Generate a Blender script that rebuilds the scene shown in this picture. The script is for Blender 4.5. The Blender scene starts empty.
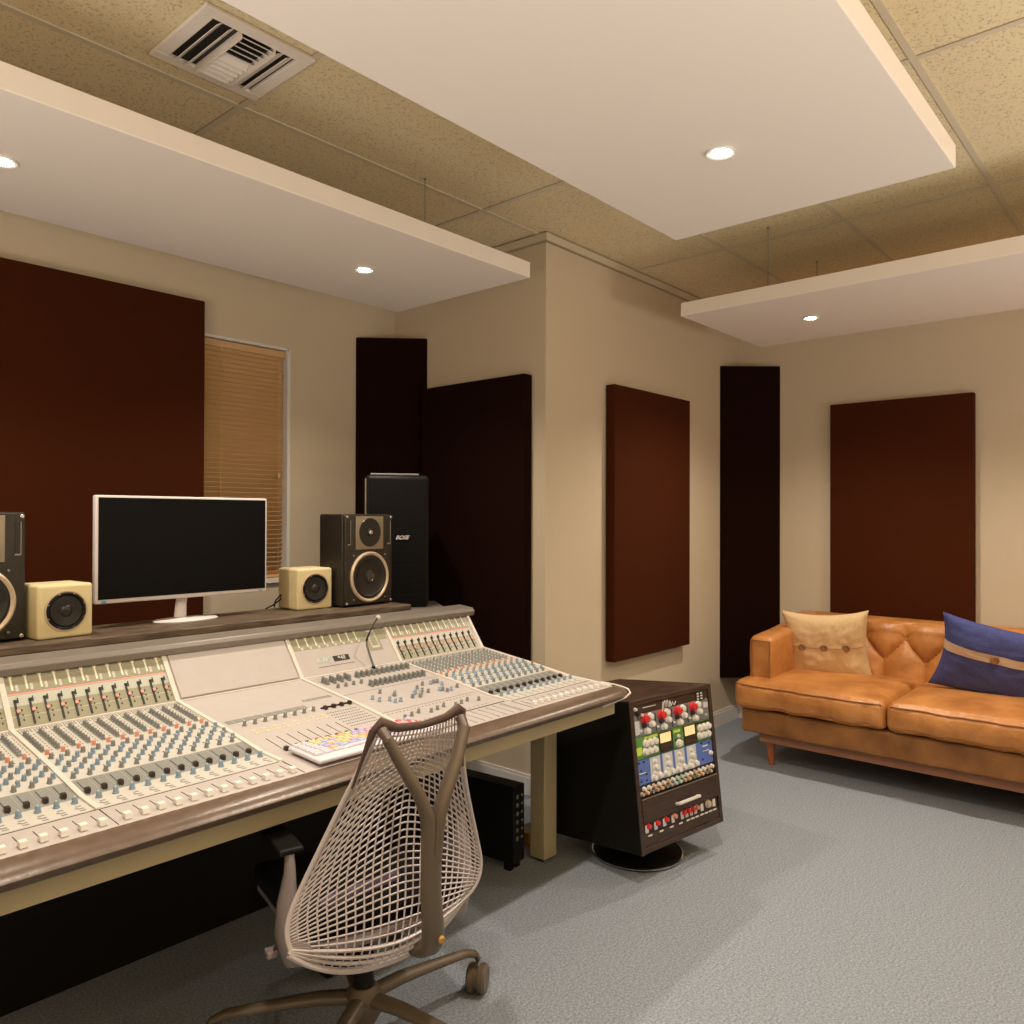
import bpy, math, random
from mathutils import Vector, Matrix, noise
random.seed(7)
C = bpy.context.scene.collection
PI = math.pi
def V(*a): return Vector(a)
def R(d): return math.radians(d)

# ------------------------------------------------------------------ materials
def mat(name, col, rough=.6, metal=0., spec=.5, noise_amt=0., noise_scale=40., bump=0., bump_scale=80., col2=None, emit=None, coat=0., sheen=0., trans=0., stretch=None, ramp=(.35,.65)):
    m = bpy.data.materials.new(name); m.use_nodes = True
    nt = m.node_tree; b = nt.nodes['Principled BSDF']; L = nt.links
    b.inputs['Base Color'].default_value = (*col, 1)
    b.inputs['Roughness'].default_value = rough
    b.inputs['Metallic'].default_value = metal
    b.inputs['Specular IOR Level'].default_value = spec
    b.inputs['Coat Weight'].default_value = coat
    b.inputs['Sheen Weight'].default_value = sheen
    b.inputs['Transmission Weight'].default_value = trans
    tc = nt.nodes.new('ShaderNodeTexCoord')
    src = tc.outputs['Object']
    if stretch:
        mp = nt.nodes.new('ShaderNodeMapping'); mp.inputs['Scale'].default_value = stretch
        L.new(src, mp.inputs['Vector']); src = mp.outputs['Vector']
    if noise_amt or col2:
        n = nt.nodes.new('ShaderNodeTexNoise'); n.inputs['Scale'].default_value = noise_scale; n.inputs['Detail'].default_value = 4
        L.new(src, n.inputs['Vector'])
        r = nt.nodes.new('ShaderNodeValToRGB')
        c2 = col2 if col2 else tuple(c*(1-noise_amt) for c in col)
        r.color_ramp.elements[0].position = ramp[0]; r.color_ramp.elements[1].position = ramp[1]
        r.color_ramp.elements[0].color = (*c2, 1); r.color_ramp.elements[1].color = (*col, 1)
        L.new(n.outputs['Fac'], r.inputs['Fac']); L.new(r.outputs['Color'], b.inputs['Base Color'])
    if bump:
        n2 = nt.nodes.new('ShaderNodeTexNoise'); n2.inputs['Scale'].default_value = bump_scale; n2.inputs['Detail'].default_value = 5
        L.new(src, n2.inputs['Vector'])
        bp = nt.nodes.new('ShaderNodeBump'); bp.inputs['Strength'].default_value = bump; bp.inputs['Distance'].default_value = .01
        L.new(n2.outputs['Fac'], bp.inputs['Height']); L.new(bp.outputs['Normal'], b.inputs['Normal'])
    if emit:
        b.inputs['Emission Color'].default_value = (*emit[0], 1); b.inputs['Emission Strength'].default_value = emit[1]
    return m
M = {}
M['wall'] = mat('wall_paint', (.61,.515,.385), .75, bump=.05, bump_scale=160)
M['ceil'] = mat('ceiling_tile', (.75,.635,.41), .9, noise_amt=.36, noise_scale=120, ramp=(.34,.45), bump=.25, bump_scale=120)
M['grid'] = mat('ceiling_bar', (.60,.53,.40), .6)
M['seam'] = mat('ceiling_seam', (.38,.32,.22), .8)
M['cloud'] = mat('cloud_fabric', (.78,.71,.645), .9)
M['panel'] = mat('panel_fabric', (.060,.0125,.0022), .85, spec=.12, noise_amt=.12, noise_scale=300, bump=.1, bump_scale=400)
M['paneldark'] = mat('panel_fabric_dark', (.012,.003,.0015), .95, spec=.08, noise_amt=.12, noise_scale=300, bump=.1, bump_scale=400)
M['white'] = mat('white_paint', (.74,.72,.70), .5)
M['carpet'] = mat('carpet', (.37,.415,.485), .95, spec=.1, noise_amt=.42, noise_scale=140, bump=.6, bump_scale=260)
M['console'] = mat('console_panel', (.46,.42,.40), .45, noise_amt=.04, noise_scale=20)
M['conslight'] = mat('console_light_panel', (.53,.51,.465), .45)
M['consgrey'] = mat('console_grey_zone', (.22,.225,.21), .5)
M['meterbg'] = mat('meter_zone', (.30,.29,.20), .35)
M['meter'] = mat('meter_bar', (.86,.82,.66), .35)
M['mint'] = mat('mint_zone', (.46,.48,.41), .5)
M['pink'] = mat('pink_stripe', (.75,.32,.27), .5)
M['rail'] = mat('rail_paint', (.50,.43,.27), .5)
M['leather'] = mat('armrest_leather', (.13,.088,.062), .3, noise_amt=.2, noise_scale=30, bump=.08, bump_scale=60)
M['cap'] = mat('cap_trim', (.20,.175,.15), .4, noise_amt=.15, noise_scale=30, stretch=(1,8,8))
M['trim'] = mat('console_trim', (.66,.61,.55), .35)
M['wood'] = mat('dark_wood', (.16,.115,.08), .45, col2=(.05,.035,.022), noise_scale=9, bump=.1, bump_scale=60, stretch=(1,12,12))
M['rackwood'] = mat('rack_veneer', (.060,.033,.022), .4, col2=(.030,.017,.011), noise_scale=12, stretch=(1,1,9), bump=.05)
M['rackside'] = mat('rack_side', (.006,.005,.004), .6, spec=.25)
M['black'] = mat('black_plastic', (.006,.006,.006), .5, spec=.25)
M['blackfab'] = mat('black_fabric', (.006,.0055,.006), .9, spec=.15, bump=.3, bump_scale=300)
M['dark'] = mat('dark_slot', (.02,.018,.016), .6)
M['knobg'] = mat('knob_grey', (.20,.21,.20), .4)
M['knobb'] = mat('knob_blue', (.20,.28,.36), .4)
M['knobr'] = mat('knob_salmon', (.62,.25,.17), .4)
M['knobk'] = mat('knob_black', (.03,.018,.014), .35)
M['knobw'] = mat('knob_white', (.72,.70,.67), .35)
M['red'] = mat('knob_red', (.62,.03,.035), .35)
M['screen'] = mat('screen_glass', (.003,.003,.0035), .4, spec=.12)
M['silver'] = mat('silver_plastic', (.66,.62,.62), .35)
M['led'] = mat('blue_badge', (.05,.35,.50), .4)
M['cream'] = mat('cream_vinyl', (.70,.60,.34), .5, noise_amt=.06, noise_scale=20)
M['speaker'] = mat('speaker_cabinet', (.026,.021,.014), .42, noise_amt=.3, noise_scale=60, bump=.1, bump_scale=200)
M['alu'] = mat('waveguide', (.34,.29,.21), .35, metal=.5)
M['ring'] = mat('driver_ring', (.62,.50,.36), .35, metal=.4)
M['cone'] = mat('driver_cone', (.016,.015,.014), .32)
M['dust'] = mat('dust_cap', (.05,.045,.04), .25)
M['chrome'] = mat('chrome', (.72,.70,.68), .2, metal=1)
M['blind'] = mat('blind_slat', (.66,.41,.19), .5, noise_amt=.12, noise_scale=6, stretch=(1,20,20))
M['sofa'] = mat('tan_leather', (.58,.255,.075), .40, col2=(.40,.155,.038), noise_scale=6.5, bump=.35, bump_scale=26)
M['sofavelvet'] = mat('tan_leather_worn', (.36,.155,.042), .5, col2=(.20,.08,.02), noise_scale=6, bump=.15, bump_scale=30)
M['stitch'] = mat('leather_piping', (.30,.115,.03), .5)
M['legwood'] = mat('leg_wood', (.42,.13,.045), .4, noise_amt=.2, noise_scale=8, stretch=(6,6,1))
M['plinth'] = mat('plinth_wood', (.30,.13,.07), .5, noise_amt=.15, noise_scale=8)
M['linen'] = mat('linen', (.72,.52,.29), .9, noise_amt=.12, noise_scale=120, bump=.25, bump_scale=220)
M['blue'] = mat('blue_wool', (.07,.085,.27), .95, noise_amt=.2, noise_scale=90, bump=.3, bump_scale=260)
M['band'] = mat('cream_band', (.60,.45,.33), .9, bump=.2, bump_scale=260)
M['button'] = mat('coconut_button', (.34,.19,.09), .45, noise_amt=.4, noise_scale=60)
M['chairgrey'] = mat('chair_elastomer', (.50,.45,.46), .45)
M['towergrey'] = mat('chair_tower', (.135,.105,.075), .38, metal=.15)
M['chairframe'] = mat('chair_frame', (.09,.055,.045), .45)
M['armgrey'] = mat('chair_arm', (.26,.22,.22), .4)
M['purple'] = mat('purple_tag', (.16,.11,.21), .5)
M['amber'] = mat('amber_wood', (.45,.25,.06), .5)
M['bulb'] = mat('lamp_bulb', (1,.95,.85), .5, emit=((1,.90,.75), 60))
M['glass'] = mat('window_glass', (.9,.9,.9), .05, trans=1.)
M['green'] = mat('preamp_green', (.10,.27,.06), .4)
M['lime'] = mat('badge_lime', (.55,.70,.10), .4)
M['rblue'] = mat('rack_blue', (.10,.17,.50), .4)
M['rgrey'] = mat('rack_grey', (.24,.25,.26), .35, metal=.3)
M['rdark'] = mat('rack_black', (.02,.02,.02), .4)
M['vu'] = mat('meter_face', (.85,.62,.34), .4, emit=((1.,.62,.28), .35))
M['rpale'] = mat('rack_pale_strip', (.55,.57,.60), .4)
M['ky'] = mat('key_yellow', (.68,.55,.30), .5); M['kp'] = mat('key_pink', (.72,.38,.42), .5)
M['kv'] = mat('key_violet', (.45,.38,.62), .5); M['kb'] = mat('key_blue', (.38,.45,.68), .5)
M['kw'] = mat('key_white', (.60,.56,.62), .5); M['ko'] = mat('key_orange', (.76,.42,.20), .5)
M['kr'] = mat('key_red', (.72,.14,.10), .5)
M['teal'] = mat('teal_letters', (.45,.60,.52), .5)

# ------------------------------------------------------------------ mesh builder
class MB:
    def __init__(s): s.v=[]; s.f=[]; s.m=[]; s.T=Matrix.Identity(4); s.mi=0
    def add(s, vs, fs):
        o=len(s.v); s.v += [tuple(s.T@Vector(p)) for p in vs]
        s.f += [tuple(i+o for i in f) for f in fs]; s.m += [s.mi]*len(fs); return s
    def box(s, x0,x1,y0,y1,z0,z1):
        vs=[(x0,y0,z0),(x1,y0,z0),(x1,y1,z0),(x0,y1,z0),(x0,y0,z1),(x1,y0,z1),(x1,y1,z1),(x0,y1,z1)]
        return s.add(vs,[(3,2,1,0),(4,5,6,7),(0,1,5,4),(1,2,6,5),(2,3,7,6),(3,0,4,7)])
    def rbox(s, x0,x1,y0,y1,z0,z1,r=.01,n=3,seg=2,fn=None):
        # rounded box from a cube grid; fn deforms (u,v,w,P)->P
        h=[(x1-x0)/2,(y1-y0)/2,(z1-z0)/2]; c=[(x0+x1)/2,(y0+y1)/2,(z0+z1)/2]
        r=min(r,*[q*.999 for q in h])
        def axis(k):
            a=[]
            for i in range(seg+1): a.append(-h[k]+r*(1-math.cos(PI/2*i/seg)) if 0 else -h[k]+r*i/seg)
            for i in range(1,n): a.append(-h[k]+r+(2*h[k]-2*r)*i/n)
            for i in range(seg+1): a.append(h[k]-r+r*i/seg)
            return a
        A=[axis(0),axis(1),axis(2)]; idx={}; vs=[]; fs=[]
        def vert(i,j,k):
            key=(i,j,k)
            if key in idx: return idx[key]
            q=[A[0][i],A[1][j],A[2][k]]
            inn=[max(-(h[t]-r),min(h[t]-r,q[t])) for t in range(3)]
            d=Vector([q[t]-inn[t] for t in range(3)])
            # map cube shell to sphere shell
            if d.length>1e-9:
                mx=max(abs(t) for t in d)
                d=d.normalized()*mx if r>0 else d
            P=Vector([c[t]+inn[t]+d[t] for t in range(3)])
            if fn: P=Vector(fn(q[0]/h[0],q[1]/h[1],q[2]/h[2],P))
            idx[key]=len(vs); vs.append(tuple(P)); return idx[key]
        nx,ny,nz=len(A[0])-1,len(A[1])-1,len(A[2])-1
        for i in range(nx):
            for j in range(ny):
                fs.append((vert(i,j,0),vert(i,j+1,0),vert(i+1,j+1,0),vert(i+1,j,0)))
                fs.append((vert(i,j,nz),vert(i+1,j,nz),vert(i+1,j+1,nz),vert(i,j+1,nz)))
        for i in range(nx):
            for k in range(nz):
                fs.append((vert(i,0,k),vert(i+1,0,k),vert(i+1,0,k+1),vert(i,0,k+1)))
                fs.append((vert(i,ny,k),vert(i,ny,k+1),vert(i+1,ny,k+1),vert(i+1,ny,k)))
        for j in range(ny):
            for k in range(nz):
                fs.append((vert(0,j,k),vert(0,j,k+1),vert(0,j+1,k+1),vert(0,j+1,k)))
                fs.append((vert(nx,j,k),vert(nx,j+1,k),vert(nx,j+1,k+1),vert(nx,j,k+1)))
        return s.add(vs,fs)
    def lathe(s, prof, n=24, axis='z', loc=(0,0,0)):
        # prof: list of (r, h)
        vs=[];fs=[]
        for (r,h) in prof:
            for i in range(n):
                a=2*PI*i/n; p=(r*math.cos(a), r*math.sin(a), h)
                if axis=='y': p=(p[0],h,p[1])
                elif axis=='-y': p=(p[0],-h,p[1])
                elif axis=='x': p=(h,p[0],p[1])
                vs.append((p[0]+loc[0],p[1]+loc[1],p[2]+loc[2]))
        for k in range(len(prof)-1):
            for i in range(n):
                j=(i+1)%n; fs.append((k*n+i,k*n+j,(k+1)*n+j,(k+1)*n+i))
        fs.append(tuple(range(n))[::-1]); fs.append(tuple((len(prof)-1)*n+i for i in range(n)))
        return s.add(vs,fs)
    def tube(s, pts, r, n=8, closed=False, flat=None, up=None):
        # r: float or list; flat: list/float ratio of second radius
        pts=[Vector(p) for p in pts]; N=len(pts); vs=[];fs=[]
        upv=Vector(up) if up else None; prev=None
        for i,p in enumerate(pts):
            if closed: t=pts[(i+1)%N]-pts[i-1]
            else: t=pts[min(i+1,N-1)]-pts[max(i-1,0)]
            t.normalize()
            if upv is not None: a=upv-t*upv.dot(t)
            elif prev is not None: a=prev-t*prev.dot(t)
            else:
                a=Vector((0,0,1)) if abs(t.z)<.9 else Vector((1,0,0)); a=a-t*a.dot(t)
            a.normalize(); prev=a; b=t.cross(a)
            rr=r[i] if isinstance(r,(list,tuple)) else r
            fl=1 if flat is None else (flat[i] if isinstance(flat,(list,tuple)) else flat)
            for k in range(n):
                an=2*PI*k/n; vs.append(tuple(p+a*math.cos(an)*rr*fl+b*math.sin(an)*rr))
        M_=N if closed else N-1
        for i in range(M_):
            for k in range(n):
                i2=(i+1)%N; k2=(k+1)%n
                fs.append((i*n+k,i*n+k2,i2*n+k2,i2*n+k))
        if not closed:
            fs.append(tuple(range(n))[::-1]); fs.append(tuple((N-1)*n+k for k in range(n)))
        return s.add(vs,fs)
    def prism(s, poly, x0, x1):     # poly of (y,z) extruded along x
        n=len(poly); vs=[(x0,y,z) for y,z in poly]+[(x1,y,z) for y,z in poly]
        fs=[tuple(range(n)),tuple(n+i for i in range(n))[::-1]]
        for i in range(n):
            j=(i+1)%n; fs.append((i,n+i,n+j,j))
        return s.add(vs,fs)
    def build(s, name, mats, parent=None, smooth=False, loc=None, rot=None):
        me=bpy.data.meshes.new(name); me.from_pydata(s.v,[],s.f)
        if not isinstance(mats,(list,tuple)): mats=[mats]
        for m in mats: me.materials.append(M[m] if isinstance(m,str) else m)
        me.polygons.foreach_set('material_index', s.m)
        if smooth:
            me.polygons.foreach_set('use_smooth',[True]*len(me.polygons))
        me.update()
        import bmesh
        b=bmesh.new(); b.from_mesh(me); bmesh.ops.recalc_face_normals(b,faces=b.faces); b.to_mesh(me); b.free()
        if smooth:
            try: me.set_sharp_from_angle(angle=R(40))
            except Exception: pass
        o=bpy.data.objects.new(name,me); C.objects.link(o)
        if parent is not None: o.parent=parent
        if loc is not None: o.location=loc
        if rot is not None: o.rotation_euler=rot
        return o
def empty(name, loc=(0,0,0), rz=0., rot=None):
    o=bpy.data.objects.new(name,None); C.objects.link(o); o.location=loc
    o.rotation_euler = rot if rot else (0,0,rz); o.empty_display_size=.1
    return o
def tag(o, label=None, cat=None, group=None, kind=None):
    if label: o['label']=label
    if cat: o['category']=cat
    if group: o['group']=group
    if kind: o['kind']=kind
    return o
def copy_tree(o, parent=None):
    c=o.copy(); C.objects.link(c)
    if parent is not None: c.parent=parent
    for ch in list(o.children): copy_tree(ch,c)
    return c
def place(o, M4): o.matrix_local=M4
def text_mesh(name, s, size, depth, m, parent, M4, shear=0., bold=0.):
    cu=bpy.data.curves.new(name,'FONT'); cu.body=s; cu.size=size; cu.extrude=depth; cu.shear=shear; cu.offset=bold; cu.align_x='CENTER'; cu.align_y='CENTER'
    t=bpy.data.objects.new(name,cu); C.objects.link(t)
    bpy.context.view_layer.update()
    me=bpy.data.meshes.new_from_object(t.evaluated_get(bpy.context.evaluated_depsgraph_get()))
    bpy.data.objects.remove(t); me.materials.clear(); me.materials.append(M[m])
    o=bpy.data.objects.new(name,me); C.objects.link(o); o.parent=parent; o.matrix_local=M4
    return o

# ------------------------------------------------------------------ camera
yaw,pit,rol=R(41.3746),R(.36324),R(.16403)
F=V(math.cos(yaw)*math.cos(pit),math.sin(yaw)*math.cos(pit),math.sin(pit)); r_=V(math.sin(yaw),-math.cos(yaw),0); u_=r_.cross(F)
c_,s_=math.cos(rol),math.sin(rol); r2=c_*r_+s_*u_; u2=-s_*r_+c_*u_
cam=bpy.data.cameras.new('camera'); co=bpy.data.objects.new('camera',cam); C.objects.link(co)
mw=Matrix((r2,u2,-F)).transposed().to_4x4(); mw.translation=V(0,0,1.4); co.matrix_world=mw
cam.sensor_width=36; cam.sensor_fit='HORIZONTAL'; cam.lens=36*785.54/1024; cam.clip_start=.05
bpy.context.scene.camera=co

# ------------------------------------------------------------------ room
CZ=2.82; YA=3.616; XB=3.045; YC=2.461; XD=5.2; X0=-1.7; Y0=-2.6
def struct(name, mb, m, smooth=False):
    return tag(mb.build(name,m,None,smooth),kind='structure')
struct('floor', MB().box(X0-.1,XD+.1,Y0-.1,YA+.1,-.1,0),'carpet')
struct('ceiling', MB().box(X0-.1,XD+.1,Y0-.1,YA+.1,CZ,CZ+.1),'ceil')
WX0,WX1,WZ0,WZ1=1.30,2.318,1.076,2.272
w=MB(); w.box(X0,WX0,YA,YA+.15,0,CZ); w.box(WX1,XB,YA,YA+.15,0,CZ); w.box(WX0,WX1,YA,YA+.15,0,WZ0); w.box(WX0,WX1,YA,YA+.15,WZ1,CZ)
struct('wall_back', w,'wall')
struct('wall_return', MB().box(XB,XB+.12,YC+.12,YA,0,CZ),'wall')
struct('wall_middle', MB().box(XB,XD,YC,YC+.12,0,CZ),'wall')
struct('wall_right', MB().box(XD,XD+.12,Y0,YC+.12,0,CZ),'wall')
struct('wall_left', MB().box(X0-.12,X0,Y0,YA,0,CZ),'wall')
struct('wall_front', MB().box(X0,XD,Y0-.12,Y0,0,CZ),'wall')
# ceiling bars
g=MB(); g.mi=0
xs=[1.41+1.22*i for i in range(-2,4)]; ys=[.67+.611*i for i in range(-5,5)]
def instrip(x0,x1,y0,y1,mb,z0,z1):
    # clip away the block behind walls B / C
    mb.box(x0,x1,y0,y1,z0,z1)
for x in xs:
    ytop=YA if x<XB else YC
    if X0<x<XD:
        g.mi=0; g.box(x-.011,x+.011,Y0,ytop,CZ-.004,CZ-.0005); g.mi=1; g.box(x-.0125,x-.011,Y0,ytop,CZ-.0025,CZ-.0005)
for y in ys:
    xr=XB if y>YC else XD
    if Y0<y<YA:
        g.mi=0; g.box(X0,xr,y-.011,y+.011,CZ-.0046,CZ-.0003); g.mi=1; g.box(X0,xr,y+.011,y+.0125,CZ-.0025,CZ-.0005)
struct('trim_1', g,['grid','seam'])
# wall angle at ceiling
g=MB(); g.mi=0
g.box(XB-.02,XD,YC-.02,YC,CZ-.045,CZ-.005); g.box(XB-.02,XB,YC,YA,CZ-.045,CZ-.005); g.box(X0,XB-.02,YA-.02,YA,CZ-.045,CZ-.005); g.box(XD-.02,XD,Y0,YC-.02,CZ-.045,CZ-.005)
g.mi=1
g.box(XB-.022,XD,YC-.022,YC-.001,CZ-.008,CZ-.004); g.box(XB-.022,XB-.001,YC,YA,CZ-.008,CZ-.004)
g.box(XB-.021,XD,YC-.021,YC-.001,CZ-.048,CZ-.045); g.box(XB-.021,XB-.001,YC,YA,CZ-.048,CZ-.045)
struct('trim_2', g,['grid','seam'])
def base(name, pts):
    m=MB(); (x0,x1,y0,y1)=pts
    m.box(x0,x1,y0,y1,0,.085); dx=.004 if (x1-x0)<.05 else 0; dy=.004 if (y1-y0)<.05 else 0
    m.box(x0+dx,x1-dx*0,y0+dy,y1,.085,.10); struct(name,m,'white')
base('baseboard_back',(X0,XB-.015,YA-.015,YA)); base('baseboard_return',(XB-.015,XB,YC-.015,YA)); base('baseboard_middle',(XB,XD-.015,YC-.015,YC)); base('baseboard_right',(XD-.015,XD,Y0,YC))

# window and its frame
wd=MB(); y0=YA+.10
wd.box(WX0,WX0+.05,y0,y0+.04,WZ0,WZ1); wd.box(WX1-.05,WX1,y0,y0+.04,WZ0,WZ1); wd.box(WX0,WX1,y0,y0+.04,WZ0,WZ0+.05); wd.box(WX0,WX1,y0,y0+.04,WZ1-.05,WZ1)
wf=struct('window_1',wd,'white')
MB().box(WX0+.05,WX1-.05,y0+.015,y0+.02,WZ0+.05,WZ1-.05).build('pane','glass',wf)
sl=MB(); sl.box(WX0,WX1,YA-.02,YA+.10,WZ0-.018,WZ0+.004); sl.build('window_sill','white',wf)
rv=MB(); rv.box(WX1-.006,WX1+.012,YA-.006,YA+.10,WZ0,WZ1+.01); rv.box(WX0,WX1,YA-.006,YA+.10,WZ1-.002,WZ1+.010); rv.build('reveal_trim','white',wf)
# venetian blind
bl=empty('window_blind',(1.8,YA+.03,WZ0))
tag(bl,'tan wooden slatted blind in the window behind the computer monitor','blind')
sm=MB(); n=48
for i in range(n):
    z=WZ0+.03+i*(WZ1-.05-WZ0-.03)/(n-1)
    sm.T=Matrix.Translation((0,YA+.035,z))@Matrix.Rotation(R(-50),4,'X')
    sm.box(WX0+.012,WX1-.012,-.0145,.0145,-.0012,.0012)
o=sm.build('slats','blind',bl,loc=-bl.location)
MB().rbox(WX0+.01,WX1-.01,YA+.012,YA+.055,WZ1-.04,WZ1-.006,.004).build('headrail','blind',bl,loc=-bl.location)
MB().rbox(WX0+.01,WX1-.01,YA+.02,YA+.05,WZ0+.006,WZ0+.02,.004).build('bottom_rail','blind',bl,loc=-bl.location)
cd=MB()
for x in (2.27,1.95): cd.tube([(x,YA+.012,WZ0+.02),(x,YA+.012,WZ1-.03)],.0012,5)
cd.box(2.264,2.276,YA+.004,YA+.012,1.60,1.625); cd.box(2.264,2.276,YA+.004,YA+.012,2.12,2.14)
cd.build('lift_cord','blind',bl,loc=-bl.location)

# ------------------------------------------------------------------ acoustic wall panels
def wall_panel(name, loc, w, h, d, rz, m, label, sidem=None):
    # origin at bottom centre of the back; front faces local -y
    e=empty(name, loc, rz); tag(e,label,'acoustic panel','fabric acoustic panels on the walls')
    b=MB(); b.rbox(-w/2,w/2,-d,-.006,0,h,.006,n=2,seg=2); b.build('fabric_face',m,e,smooth=True)
    for z0,z1 in ((.02,.05),(h-.05,h-.02)): MB().box(-w/2+.02,w/2-.02,-.0065,-.0005,z0,z1).build('mounting_batten','rackside',e)
    return e
wall_panel('acoustic_panel',(.58,YA,.50),2.50,1.92,.06,0,'panel','very large dark brown fabric acoustic panel on the wall behind the computer monitor')
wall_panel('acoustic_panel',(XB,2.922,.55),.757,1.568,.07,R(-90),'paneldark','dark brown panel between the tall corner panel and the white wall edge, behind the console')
wall_panel('acoustic_panel',(3.9785,YC,.612),.833,1.513,.065,0,'panel','reddish brown panel on the wall between the projecting wall corner and the narrow corner panel')
wall_panel('acoustic_panel',(XD,1.399,.62),.814,1.507,.055,R(-90),'panel','brown panel on the right wall above the back of the tan sofa')
def corner_panel(a,b,z0,z1,label):
    a=Vector(a);b=Vector(b); d=(b-a); w=d.length; mid=(a+b)/2; rz=math.atan2(d.y,d.x)
    e=empty('corner_panel',(mid.x,mid.y,z0),rz); tag(e,label,'acoustic panel','tall corner panels')
    m=MB(); m.rbox(-w/2+.003,w/2-.003,.002,.05,0,z1-z0,.006,n=2); 
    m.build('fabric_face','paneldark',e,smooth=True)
    bk=MB(); bk.box(-w/2+.06,w/2-.06,.05,.06,.05,z1-z0-.05); bk.build('backing_board','rackside',e)
    return e
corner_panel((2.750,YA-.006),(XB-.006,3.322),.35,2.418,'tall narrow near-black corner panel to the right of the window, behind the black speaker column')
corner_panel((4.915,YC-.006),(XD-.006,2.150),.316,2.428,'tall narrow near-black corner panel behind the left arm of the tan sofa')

# ------------------------------------------------------------------ ceiling clouds
def bevel(o,w=.004,seg=2):
    m=o.modifiers.new('bevel','BEVEL'); m.width=w; m.segments=seg; m.limit_method='ANGLE'; return o
CB=2.42; CT=2.488
def cloud(x0,x1,y0,y1,lights,chains,label,dim):
    cx,cy=(x0+x1)/2,(y0+y1)/2
    e=empty('ceiling_cloud_panel',(cx,cy,CB)); tag(e,label,'acoustic ceiling panel','hanging ceiling panels')
    m=MB(); m.box(x0-cx,x1-cx,y0-cy,y1-cy,0,CT-CB); bevel(m.build('panel_board','cloud',e),.003)
    for (x,y) in lights:
        rg=MB(); rg.lathe([(.026,-.001),(.040,-.001),(.042,-.004),(.040,-.007),(.030,-.006),(.026,-.003)],28)
        ro=rg.build('downlight_ring','white',e,smooth=True,loc=(x-cx,y-cy,0))
        bb=MB(); bb.lathe([(.004,-.0075),(.016,-.0065),(.024,-.004),(.0255,-.0005)],24); bb.build('downlight_bulb','bulb',ro,smooth=True)
        ld=bpy.data.lights.new('downlight','SPOT'); ld.energy=LE*dim; ld.color=(1,.86,.70); ld.spot_size=R(140); ld.spot_blend=.9; ld.shadow_soft_size=.03
        lo=bpy.data.objects.new('downlight',ld); C.objects.link(lo); lo.location=(x,y,CB-.03)
    for (x,y) in chains:
        ch=MB(); z=CT; k=0
        while z<CZ-.006:
            ch.T=Matrix.Translation((x-cx,y-cy,z-CB+.007))@Matrix.Rotation(PI/2*(k%2),4,'Z')
            ch.tube([(.0028*math.cos(a),0,.0065*math.sin(a)) for a in [2*PI*i/8 for i in range(8)]],.0011,5,closed=True)
            z+=.0105; k+=1
        ch.T=Matrix.Identity(4); ch.lathe([(.006,0),(.006,.006)],10,loc=(x-cx,y-cy,CZ-CB-.008))
        ch.build('suspension_chain','knobg',e)
    return e
LE=50
cloud(.15,2.56,2.155,3.02,[(.717,2.586),(2.02,2.595)],[(2.221,2.447),(.45,2.447),(2.3,2.9),(.45,2.9)],'long white hanging ceiling panel over the mixing console, nearest the back wall',.72)
cloud(.15,2.565,.54,1.458,[(2.02,1.008),(.72,1.008)],[(.4,.75),(2.3,.75),(.4,1.3),(2.3,1.3)],'large white hanging ceiling panel over the middle of the room, with one bright downlight',1.)
cloud(3.55,4.50,-.41,1.99,[(4.00,1.50),(4.00,.10)],[(3.697,1.595),(4.364,1.602),(3.7,0),(4.36,0)],'white hanging ceiling panel above the tan sofa',1.)

# ------------------------------------------------------------------ ceiling vent
def vent():
    e=empty('ceiling_vent',(1.235,2.235,CZ)); tag(e,'square white louvred air vent in the ceiling tiles','vent')
    h=.178; q=.135; f=MB()
    f.box(-h,h,-h,-q,-.014,-.001); f.box(-h,h,q,h,-.014,-.001); f.box(-h,-q,-q,q,-.014,-.001); f.box(q,h,-q,q,-.014,-.001)
    bevel(f.build('frame','cloud',e),.003)
    MB().box(-q,q,-q,q,-.004,-.001).build('duct_opening','dark',e)
    d=MB(); d.box(-.052,-.046,-q,q,-.03,-.004); d.box(.058,.064,-q,q,-.03,-.004); d.build('divider','cloud',e)
    b=MB()
    for x,a in ((-.113,-42),(-.078,-42),(.082,-28),(.112,-28)):
        b.T=Matrix.Translation((x,0,-.015))@Matrix.Rotation(R(a),4,'Y'); b.box(-.015,.015,-q,q,-.001,.001)
    for i in range(10):
        y=-.122+i*.027
        b.T=Matrix.Translation((.006,y,-.015))@Matrix.Rotation(R(-38 if i>4 else 38),4,'X'); b.box(-.05,.05,-.013,.013,-.001,.001)
    b.T=Matrix.Identity(4); b.build('louvres','cloud',e)
vent()

# ------------------------------------------------------------------ mixing console
S=[(1.69,.757),(1.75,.761),(1.894,.767),(2.079,.793),(2.377,.828)]
def zs(y):
    if y<=S[0][0]: return S[0][1]
    for (a,b),(c,d) in zip(S,S[1:]):
        if y<=c: return b+(d-b)*(y-a)/(c-a)
    return S[-1][1]
def sl_(y): return math.atan2(zs(y+.003)-zs(y-.003),.006)
BY0,BZ0,BY1,BZ1=2.377,.828,2.493,.973
BA=math.atan2(BZ1-BZ0,BY1-BY0); BL=math.hypot(BY1-BY0,BZ1-BZ0)
MX0,MX1=.235,2.50
con=empty('mixing_console',(1.35,2.05,0)); tag(con,'long cream mixing console desk with rows of knobs, faders and meters','mixing console')
CO=-con.location
def surfM(x,y,h=0):   # frame on the control surface
    return Matrix.Translation(CO)@Matrix.Translation((x,y,zs(y)))@Matrix.Rotation(sl_(y),4,'X')@Matrix.Translation((0,0,h))
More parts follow.
